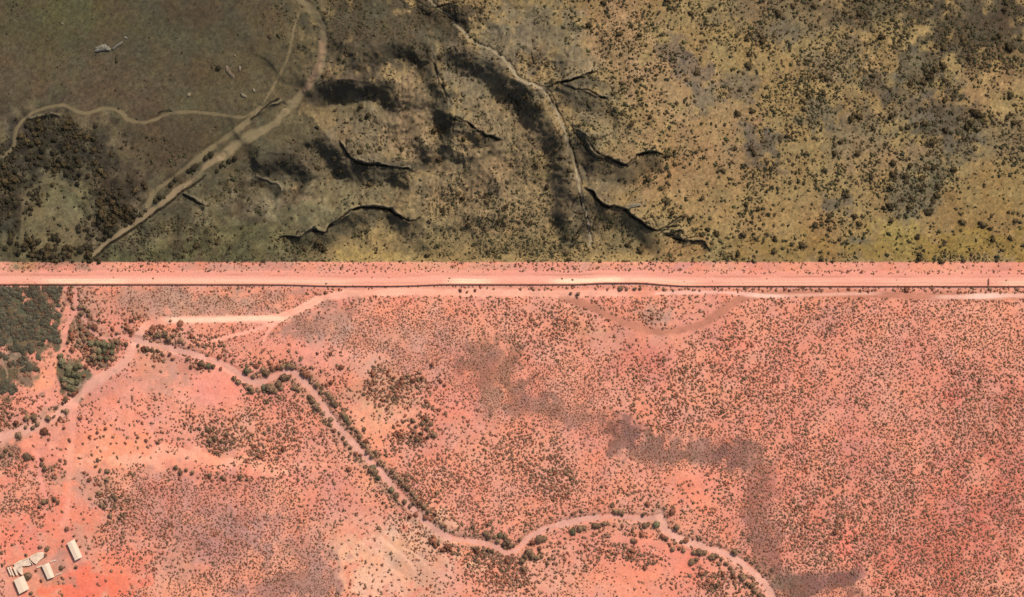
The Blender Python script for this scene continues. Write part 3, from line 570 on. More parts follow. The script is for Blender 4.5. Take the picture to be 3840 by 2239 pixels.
# x, y, rx, ry, density of shrubs, typical radius (px)   (later entries override earlier ones by their weight)
DENS = [
 # south
 (2000,1600,2200,700,.50,4.0),(3250,1650,700,640,.80,4.4),(3500,1300,420,160,.85,4.0),(3600,1500,260,160,.95,4.6),(3300,1500,260,200,.85,4.0),(3500,2000,420,280,.9,4.6),(3650,2150,260,120,.95,4.6),(3050,1950,160,140,.8,5.2),
 (2080,1250,260,120,.72,5.0),(1850,1200,160,80,.7,4.6),(2500,1480,340,150,.72,5.0),(2700,1300,200,70,.7,4.6),(2350,1440,160,120,.6,4.6),(2140,1440,180,100,.9,3.6),(2240,1260,100,50,.35,4.0),(2450,1250,220,24,.12,4.0),(2440,1180,80,40,.75,4.6),
 (2620,1200,140,40,.25,4.5),(2430,1290,160,30,.2,4.5),
 (1500,1260,320,110,.9,3.4),(1650,1360,200,90,.95,3.4),(1850,1430,110,130,.98,3.0),(2000,1520,140,90,.98,3.2),(2180,1570,140,60,.95,3.2),(2340,1640,100,60,.9,3.2),(2500,1700,140,60,.95,3.4),(2780,1700,120,70,.95,3.4),(2870,1850,70,120,.98,3.8),(2850,2000,80,110,.98,3.6),(2870,2100,60,70,.95,3.8),(3070,2195,180,60,.95,3.2),
 (1170,1240,150,60,.55,2.6),(1300,1200,120,60,.7,3.0),(600,1120,340,44,.75,2.8),(900,1140,200,44,.85,2.8),(1050,1104,150,24,.8,2.8),(1290,1340,180,30,.15,4),(1120,1310,130,36,.2,4.4),
 (780,1440,260,80,.05,4.6),(540,1450,170,60,.03,4),(420,1480,160,60,.03,4),(430,1500,120,50,.1,5),(160,1430,80,70,.03,5),(640,1370,140,40,.15,5),(560,1560,220,60,.22,5),(480,1500,80,40,.35,5),(830,1620,220,70,.5,6),(840,1640,90,50,.75,7),(500,1640,160,50,.15,6),(380,1670,180,60,.08,6),(650,1728,400,44,.02,5),(1000,1768,200,26,.05,5),
 (1040,1560,130,90,.75,5.0),(1080,1640,150,70,.6,5),(1400,1440,160,60,.55,6),(1560,1450,110,50,.65,6),(1370,1640,90,130,.1,6),(1650,1600,160,130,.22,5),(1570,1610,80,110,.7,7),(1620,1520,60,40,.3,6),(1750,1700,160,100,.6,4.6),(1780,1680,110,70,.25,5),(1950,1680,160,90,.75,5),(2080,1800,120,70,.9,5),(1700,1840,260,120,.85,5.0),(1900,1900,260,90,.85,4.6),(2160,1850,220,80,.85,4.2),(2330,1860,150,60,.5,4.6),(2620,1830,140,70,.35,5.5),(2560,1790,80,40,.12,5),
 (560,1900,300,120,.9,4.4),(850,1870,300,110,.98,4.0),(1000,2050,280,160,1.0,3.9),(1180,2170,80,90,.98,2.8),(780,2130,150,90,.85,4.4),(720,2110,80,40,.2,5),(480,2080,160,110,.55,5),(380,1890,110,120,.75,5.6),(140,1920,140,110,1.0,5),(130,1860,70,90,.95,4.4),(30,1790,60,40,.02,4),(60,2020,110,90,.15,4.5),(60,2120,120,120,.4,5),(340,2190,200,70,.06,5.5),(280,1930,100,140,.12,5),(270,1750,40,160,.08,5),(240,2000,60,100,.12,5),(200,2110,150,100,.1,5),
 (1250,1900,120,90,.4,4.6),(1180,1760,130,60,.55,4.6),(1330,1950,130,80,.3,5),(1480,2090,240,140,.16,4.6),(1560,1990,90,60,.65,4.4),(1620,2060,100,40,.5,4.2),(1380,2150,150,90,.14,5),(1660,2180,140,60,.2,5),(1870,2150,150,80,.8,5.4),(2020,2190,140,60,.45,5.4),(2120,2080,140,40,.6,6),(2260,2060,120,50,.6,6),(2350,2100,180,40,.35,5.6),(2440,2180,220,80,.08,4),(2580,2120,60,100,.03,4),(2560,2190,120,50,.3,5),(2730,2190,90,70,.5,6),(2680,2120,40,30,.1,5),
 (100,1560,120,90,.45,6),(40,1720,60,50,.9,5),(90,1750,70,60,.85,5),(190,1740,50,50,.5,6),(110,1660,120,40,.05,6),(200,1640,120,40,.08,7),(560,1160,60,40,.4,4),
 (480,1180,60,40,.6,6),(330,1120,90,50,.5,5),(340,1200,80,60,.4,6),
 # round the road junction and the groves
 (300,1150,60,60,.8,7),(300,1250,50,60,.85,8),(390,1310,70,70,.6,8),(440,1225,60,40,.55,6),(560,1245,60,34,.7,7),(660,1250,70,40,.85,7),(760,1290,70,34,.75,6.5),(600,1320,90,30,.7,6.5),(760,1370,80,26,.6,6.5),(860,1330,60,30,.5,6),(60,1570,110,60,.6,7),(150,1540,60,40,.4,6),
 (960,1800,300,24,.6,5.5),(1000,1655,110,90,.7,5.5),(1440,1450,70,60,.85,7),(1500,1420,110,36,.75,7),(1990,1700,100,60,1.0,5.5),(2080,1800,110,70,1.0,6),(1890,1720,60,40,.9,5.5),(1900,2130,100,60,.95,6.4),(2330,2085,120,34,.85,6.4),(2700,2190,80,60,.8,6.6),
 # along the fence
 (1500,1090,700,14,.3,5),(2300,1092,400,14,.35,6),(3200,1090,700,14,.5,5),(1700,1002,300,16,.4,4),(2200,1004,400,16,.5,4.6),(1000,1002,400,14,.4,4),(3200,1000,700,14,.12,4),
]
NDENS = [
 (2900,400,1000,700,.55,4.2),(500,300,700,420,.05,2.2),(3000,120,420,150,.85,4.2),(3350,300,420,220,.9,4.2),(3150,350,260,180,.9,4.0),(2500,260,220,240,.5,4.2),(2600,480,260,180,.55,4.2),(2280,100,180,160,.42,4.0),(2360,220,60,40,.12,5),(3650,120,260,160,.8,4.6),(3550,450,150,150,.85,4.6),(3420,720,140,100,.7,4.6),(3100,560,200,120,.6,4.6),(2600,760,220,160,.34,4.8),(2620,700,120,80,.12,5),(2900,780,260,120,.42,4.6),(3300,900,500,60,.3,4.8),(3700,820,200,140,.15,4.4),(3700,360,120,100,.35,5),(2800,620,100,90,.5,5),(2750,950,200,30,.35,5),(3050,950,200,30,.1,5),
 (1850,700,260,230,.62,3.6),(2000,880,260,90,.72,3.8),(1650,880,180,90,.6,3.6),(1430,920,160,50,.2,3.8),(1900,500,130,110,.45,3.4),(1580,560,150,120,.45,3.4),(1500,400,60,100,.2,3.2),(1250,780,260,100,.22,2.8),(900,920,420,60,.5,3.6),(600,880,160,80,.4,3.8),(760,760,160,80,.35,3.6),(1100,620,220,90,.35,3.8),(1400,120,260,120,.42,3.2),(1650,90,170,90,.5,3.4),(1700,230,120,60,.5,3.6),(1900,150,120,100,.3,3.0),(2150,200,120,80,.2,3),(2160,360,120,60,.25,3.2),(2300,720,150,80,.3,3.2),(2300,540,110,60,.3,3.2),(2350,880,150,60,.5,4.2),(2190,900,120,60,.5,4),
 (200,560,200,110,.75,5.5),(330,650,130,80,.6,5.5),(60,720,100,160,.7,6),(430,700,110,90,.5,5),(215,790,100,90,.02,4),(200,950,170,40,.6,8),(90,900,90,60,.5,8),(460,800,100,60,.5,7),(560,560,200,50,.2,4),
]
def density(x, y):
    x = np.asarray(x, float); y = np.asarray(y, float)
    n1 = vnoise(x, y, 60, 201); n2 = vnoise(x, y, 60, 203)
    wx = x + 70 * (n1 - .5); wy = y + 70 * (n2 - .5)
    e = fbm(x, y, 40, 2, 205) - .5
    den = np.where(y > 982, .5, .3); rad = np.full_like(x, 4.0)
    for lst, south in ((DENS, True), (NDENS, False)):
        zone = (y > 982) == south
        for cx, cy, rx, ry, dv, rv in lst:
            r = np.sqrt(((wx - cx) / rx) ** 2 + ((wy - cy) / ry) ** 2) + .7 * e
            if cy in (1090, 1092, 1002, 1004, 1000):
                r = np.sqrt(((x - cx) / rx) ** 4 + ((y - cy) / ry) ** 4); zone2 = y > 982
            else: zone2 = zone
            w = sm(1.2, .75, r) * zone2
            den = den * (1 - w) + dv * w; rad = rad * (1 - w) + rv * w
    # patchiness
    p = fbm(x, y, 48, 3, 211); p2 = fbm(x, y, 110, 2, 215)
    den = den * np.where(y < 982, np.clip(.3 + 1.4 * sm(.25, .7, p), 0, 1.25), np.clip(.55 + .95 * sm(.25, .7, p), 0, 1.25)) * np.where(y < 982, .55 + .95 * sm(.32, .62, p2), 1)
    fy = np.interp(x, fence_poly[:, 0], fence_poly[:, 1])
    d = fy - y
    strip = (y > 982)
    den = np.where(~strip, np.where(x > 2300, den * .86, den * .9), den)
    den = np.where(strip & (d > 44), den * .8, den)
    den = np.where((d < 46) & (d > -5), den * .015, den)
    den = np.where(strip & (d < -5) & (d > -18), den * .9, den)
    return np.clip(den, 0, 1), rad
def clear_of_tracks(x, y, f=1.0):
    ok = np.ones(len(x), bool)
    for n, pts, w, c, a, s in TRACKS:
        idx, dd, side, arc = poly_dist(x, y, pts, w + 6)
        ok[idx[dd < w * f]] = False
    return ok

rng = np.random.RandomState(7)
def lattice(x0, x1, y0, y1, cell, jit=.46):
    a, b = np.meshgrid(np.arange(x0, x1, cell), np.arange(y0, y1, cell * .9))
    a = a.astype(float); a[1::2] += cell * .5
    a = a.ravel() + rng.uniform(-jit, jit, a.size) * cell; b = b.ravel() + rng.uniform(-jit, jit, b.size) * cell
    return a, b

# ---- prototypes -----------------------------------------------------------------------------------------------------
def clump_template(seed, leaves=16, rings=3, seg=7):
    """unit shrub: uneven low mound with loose leaf sprays round it"""
    r = np.random.RandomState(seed)
    lob = r.uniform(0, 6.28, 3)
    vs = []; fs = []
    for k in range(rings):
        t = k / rings
        for s in range(seg):
            a = 2 * math.pi * s / seg + .3 * k
            rr = math.cos(t * 1.45) * (0.72 + .22 * math.sin(3 * a + lob[0]) + .2 * math.sin(2 * a + lob[1]) + r.uniform(-.14, .14))
            vs.append((rr * math.cos(a), rr * math.sin(a), .05 + .62 * math.sin(t * 1.5) + r.uniform(-.05, .05)))
    vs.append((r.uniform(-.15, .15), r.uniform(-.15, .15), .78))
    for k in range(rings - 1):
        for s in range(seg):
            a, b = k * seg + s, k * seg + (s + 1) % seg
            fs += [(a, b, b + seg), (a, b + seg, a + seg)]
    for s in range(seg): fs.append(((rings - 1) * seg + s, (rings - 1) * seg + (s + 1) % seg, len(vs) - 1))
    for _ in range(leaves):
        a = r.uniform(0, 6.28); t = r.uniform(0, 1.3)
        rad = r.uniform(.7, 1.05)
        p = np.array((rad * math.cos(a) * math.cos(t), rad * math.sin(a) * math.cos(t), .1 + .8 * math.sin(t) * rad))
        u = r.normal(size=3); u /= np.linalg.norm(u); w = r.normal(size=3); w /= np.linalg.norm(w)
        b = len(vs)
        vs += [tuple(p + .2 * u), tuple(p - .1 * u + .17 * w), tuple(p - .1 * u - .17 * w)]
        fs.append((b, b + 1, b + 2))
    return np.array(vs), np.array(fs)
TEMPL = [clump_template(s) for s in range(6)]

def scatter_mesh(name, px, py, rad, hgt, cols, templ=TEMPL):
    Vs, Ts, Cs = [], [], []; base = 0
    which = rng.randint(0, len(templ), len(px)); rot = rng.uniform(0, 6.28, len(px))
    z = zat(px, py); X = WX(px); Y = WY(py)
    asp = rng.uniform(.75, 1.25, len(px))
    for k, (tv, tf) in enumerate(templ):
        s = np.nonzero(which == k)[0]
        if len(s) == 0: continue
        cr, sr = np.cos(rot[s])[:, None], np.sin(rot[s])[:, None]
        rm = (rad[s] * M)[:, None]
        tx = tv[:, 0] * asp[s][:, None]; ty = tv[:, 1] / asp[s][:, None]
        vx = X[s][:, None] + rm * (tx * cr - ty * sr)
        vy = Y[s][:, None] + rm * (tx * sr + ty * cr)
        vz = z[s][:, None] + hgt[s][:, None] * tv[:, 2] - .05
        Vs.append(np.stack([vx, vy, vz], 2).reshape(-1, 3))
        n = len(tv)
        Ts.append((tf[None] + (np.arange(len(s)) * n)[:, None, None] + base).reshape(-1, 3))
        j = rng.uniform(.6, 1.4, (len(s), n, 1))
        Cs.append((cols[s][:, None, :] * j).reshape(-1, 3))
        base += n * len(s)
    return tri_mesh(name, np.vstack(Vs), np.vstack(Ts), np.vstack(Cs))

# ---- shrubs -----------------------------------------------------------------------------------------------------------
sx, sy = [], []
a, b = lattice(-450, 4290, 982, 2560, 9.4); sx.append(a); sy.append(b)
a, b = lattice(-450, 4290, -330, 980, 10.6); sx.append(a); sy.append(b)
sx = np.concatenate(sx); sy = np.concatenate(sy)
# finer specks where the brush is close and low
a, b = lattice(-60, 3900, 982, 2300, 7.0); d_, r_ = density(a, b); k_ = np.where((d_ > .62) & (r_ < 3.75), rng.rand(len(a)) < .8, rng.rand(len(a)) < .24 * d_)
fa, fb = a[k_], b[k_]
a, b = lattice(-60, 3900, -60, 980, 7.5); d_, r_ = density(a, b); k_ = np.where((d_ > .3) & (r_ < 4.1), rng.rand(len(a)) < .5, rng.rand(len(a)) < .3 * d_)
fa = np.concatenate([fa, a[k_]]); fb = np.concatenate([fb, b[k_]])
# close scrub crowding both banks of the wash
ba, bb = lattice(900, 2960, 1250, 2260, 11.0)
off = np.full(len(ba), 1e9)
for t_ in TRACKS:
    if t_[0] == "dry_wash" and t_[1][:, 1].mean() > 982:
        i_, d_, s_, c_ = poly_dist(ba, bb, t_[1], 110); off[i_] = np.minimum(off[i_], d_ + np.where(s_ > 0, 0, 6))
pk = np.where(ba > 1930, .36, 1.05) * np.exp(-np.maximum(off - 20, 0) / 26.0) * (off > 21) * (.45 + .9 * sm(.35, .6, fbm(ba, bb, 60, 2, 261)))
k_ = rng.rand(len(ba)) < pk; ba, bb = ba[k_], bb[k_]
den, rad = density(sx, sy)
den = np.concatenate([den, np.full(len(fa), 1.0), np.full(len(ba), 1.0)])
rad = np.concatenate([rad, np.where(fb > 982, 2.5, 2.3), rng.uniform(4.6, 8.0, len(ba))])
sx = np.concatenate([sx, fa, ba]); sy = np.concatenate([sy, fb, bb])
keep = rng.rand(len(sx)) < den * 1.02
keep &= clear_of_tracks(sx, sy, .95)
BLD_CLEAR = [(20, 2060, 215, 2239), (240, 2015, 320, 2110)]
for x0, y0, x1, y1 in BLD_CLEAR: keep &= ~((sx > x0) & (sx < x1) & (sy > y0) & (sy < y1))
sx, sy, rad = sx[keep], sy[keep], rad[keep]
rad = np.where(sy > 982, np.where(sx > 2300, 1.02, .97), 1.1) * rad * np.exp(rng.normal(0, 1, len(sx)) * np.where(sy > 982, .25, .44))
south = sy > 982
SC_S = np.array([[142, 84, 62], [140, 94, 72], [126, 94, 72], [144, 106, 84], [118, 92, 68]], float)
SC_N = np.array([[68, 60, 38], [72, 62, 42], [62, 60, 42], [84, 68, 46], [72, 68, 42]], float)
pick = rng.randint(0, 5, len(sx))
scol = np.where(south[:, None], SC_S[pick], SC_N[pick])
# finer mauve brush where the ground cover is thick and small
fine = (south & (rad < 3.7))
scol[fine] = scol[fine] * .5 + np.array([150, 108, 90]) * .5
scol[(~south) & (sx < 560)] = scol[(~south) & (sx < 560)] * .25 + np.array([54, 47, 33.0]) * .75
bank = np.zeros(len(sx), bool)
if len(ba):
    bank = np.isin(np.round(sx * 1000 + sy, 3), np.round(ba * 1000 + bb, 3))
scol[bank] = scol[bank] * .3 + np.array([112, 92, 70.0]) * .7
scol = np.where(south, 1.14, 1.05)[:, None] * alb(scol) * rng.uniform(.75, 1.3, (len(sx), 1))
hgt = rad * M * rng.uniform(.4, .68, len(sx))

# ---- landmarks used to say where a single plant stands
LANDMARKS = [
 (266,2060,"long pale-roofed shed"),(192,2140,"short pale-roofed shed"),(80,2195,"square pale-roofed barn"),(100,2105,"ruined farmstead"),(38,2145,"roofed cattle pens"),
 (505,1275,"red dirt road junction"),(270,1430,"dark green grove"),(90,1180,"green woodland"),(40,1440,"southern woodland tip"),(390,1330,"small square grove"),(150,1430,"bare orange clearing"),
 (700,1320,"upper reach of the winding wash"),(930,1428,"first dip of the winding wash"),(1085,1394,"top bend of the winding wash"),(1250,1578,"straight diagonal reach of the wash"),(1410,1752,"middle of the diagonal wash"),
 (1560,1922,"lower diagonal wash"),(1700,2022,"foot of the diagonal wash"),(1900,2074,"lowest dip of the winding wash"),(2060,1978,"rising reach of the wash"),(2300,1940,"flat top reach of the wash"),(2478,1945,"sharp corner of the wash"),
 (2620,2045,"curving southern outlet wash"),(2800,2130,"end of the outlet wash"),(780,1440,"broad salmon clearing"),(850,1630,"mid-western shrub patch"),(640,1740,"long bare salmon strip"),(270,1700,"red farm track"),(150,1790,"small western path"),
 (1480,2090,"pale sandy flat"),(1370,1650,"pale clearing beside the wash"),(1640,1640,"open middle flat"),(2620,1830,"round salmon clearing"),(2430,2160,"bare red southern flat"),(3070,2190,"square-edged mauve brush"),(2340,1650,"mauve brush belt"),(1850,1430,"straight-edged grey brush"),
 (2440,1240,"looping dirt track"),(2860,1105,"pale start of the fence track"),(3480,1110,"pale eastern fence track"),(1600,1096,"middle of the fence track"),(860,1198,"pale western fence track"),(3705,1055,"short fence spur"),
 (100,1040,"western end of the border road"),(1750,1050,"pale middle of the border road"),(2200,1050,"pale kink of the border road"),(3200,1050,"eastern border road"),
 (215,800,"dome-shaped grassy field"),(200,560,"dark north-western thicket"),(600,770,"northern sandy wash"),(450,900,"black gully"),(1000,470,"wide bend of the northern wash"),(1210,200,"sandy northern track bend"),(420,160,"pale rock outcrop"),(640,430,"thin winding track"),(60,480,"western hook of the thin track"),
 (1390,785,"arched scarp"),(1430,625,"dark middle scarp"),(1340,310,"dark northern hill"),(1800,490,"slanting scarp"),(2140,312,"forked upper scarp"),(2375,600,"wavy eastern scarp"),(2300,775,"long eastern gully"),(2560,860,"dendritic gully tips"),(2080,410,"narrow streambed"),(2180,760,"lower streambed"),
 (1140,740,"orange hill crest"),(1440,910,"gold grassy hollow"),(2600,200,"grey brush streak"),(2850,560,"grey brush hollow"),(3440,720,"pale-twigged thicket"),(3650,110,"dark north-eastern brush"),(3470,270,"dark brush belt"),(3230,900,"small grey mound"),(3400,890,"golden grass flat"),(3740,800,"bare eastern slope"),(2620,700,"bare tan clearing"),(2360,220,"bare upper clearing"),(3130,560,"twin grey patches"),
 (3400,1300,"dense eastern scrub"),(3600,1500,"darkest eastern scrub"),(3200,1500,"open eastern scrub"),(3500,1800,"south-eastern scrub"),(3700,2100,"reddest corner scrub"),(3100,1900,"small salmon gap"),(3000,1350,"middle eastern scrub"),(2700,1450,"clumpy central scrub"),(2150,1450,"speckled central scrub"),(2050,1220,"scattered scrub below the fence"),(1500,1250,"fine speckled scrub"),(1050,2080,"densest south-western scrub"),(780,1880,"western speckled scrub"),(530,1950,"scrub east of the farm"),(140,1930,"scrub north of the farm"),
]
LMX = np.array([l[0] for l in LANDMARKS], float); LMY = np.array([l[1] for l in LANDMARKS], float)
ORD = ["closest", "second closest", "third closest", "fourth closest", "fifth closest", "sixth closest", "seventh closest", "eighth closest", "ninth closest", "tenth closest", "eleventh closest", "twelfth closest", "thirteenth closest", "fourteenth closest", "fifteenth closest", "sixteenth closest", "seventeenth closest", "eighteenth closest", "nineteenth closest", "twentieth closest"]
DIRS = ["east", "north-east", "north", "north-west", "west", "south-west", "south", "south-east"]
def make_labels(pts, looks):
    """one label each: its look, then which one it is counted outward from the nearest landmark on that side"""
    bins = {}
    for i, ((x, y), look) in enumerate(zip(pts, looks)):
        same = (LMY > 1060) == (y > 1060)
        d = np.hypot(LMX - x, LMY - y) + np.where(same, 0, 400)
        k = int(np.argmin(d))
        ang = math.degrees(math.atan2(-(y - LMY[k]), x - LMX[k])) % 360
        bins.setdefault((k, int(((ang + 22.5) % 360) // 45), look), []).append((math.hypot(LMX[k] - x, LMY[k] - y), i))
    out = [None] * len(pts)
    for (k, dr, look), lst in bins.items():
        lst.sort()
        for r, (dd, i) in enumerate(lst):
            o = "" if len(lst) == 1 else ", " + (ORD[r] if r < len(ORD) - 1 and r < len(lst) - 1 else "farthest")
            out[i] = f"{look} {DIRS[dr]} of the {LANDMARKS[k][2]}{o}"
    return out

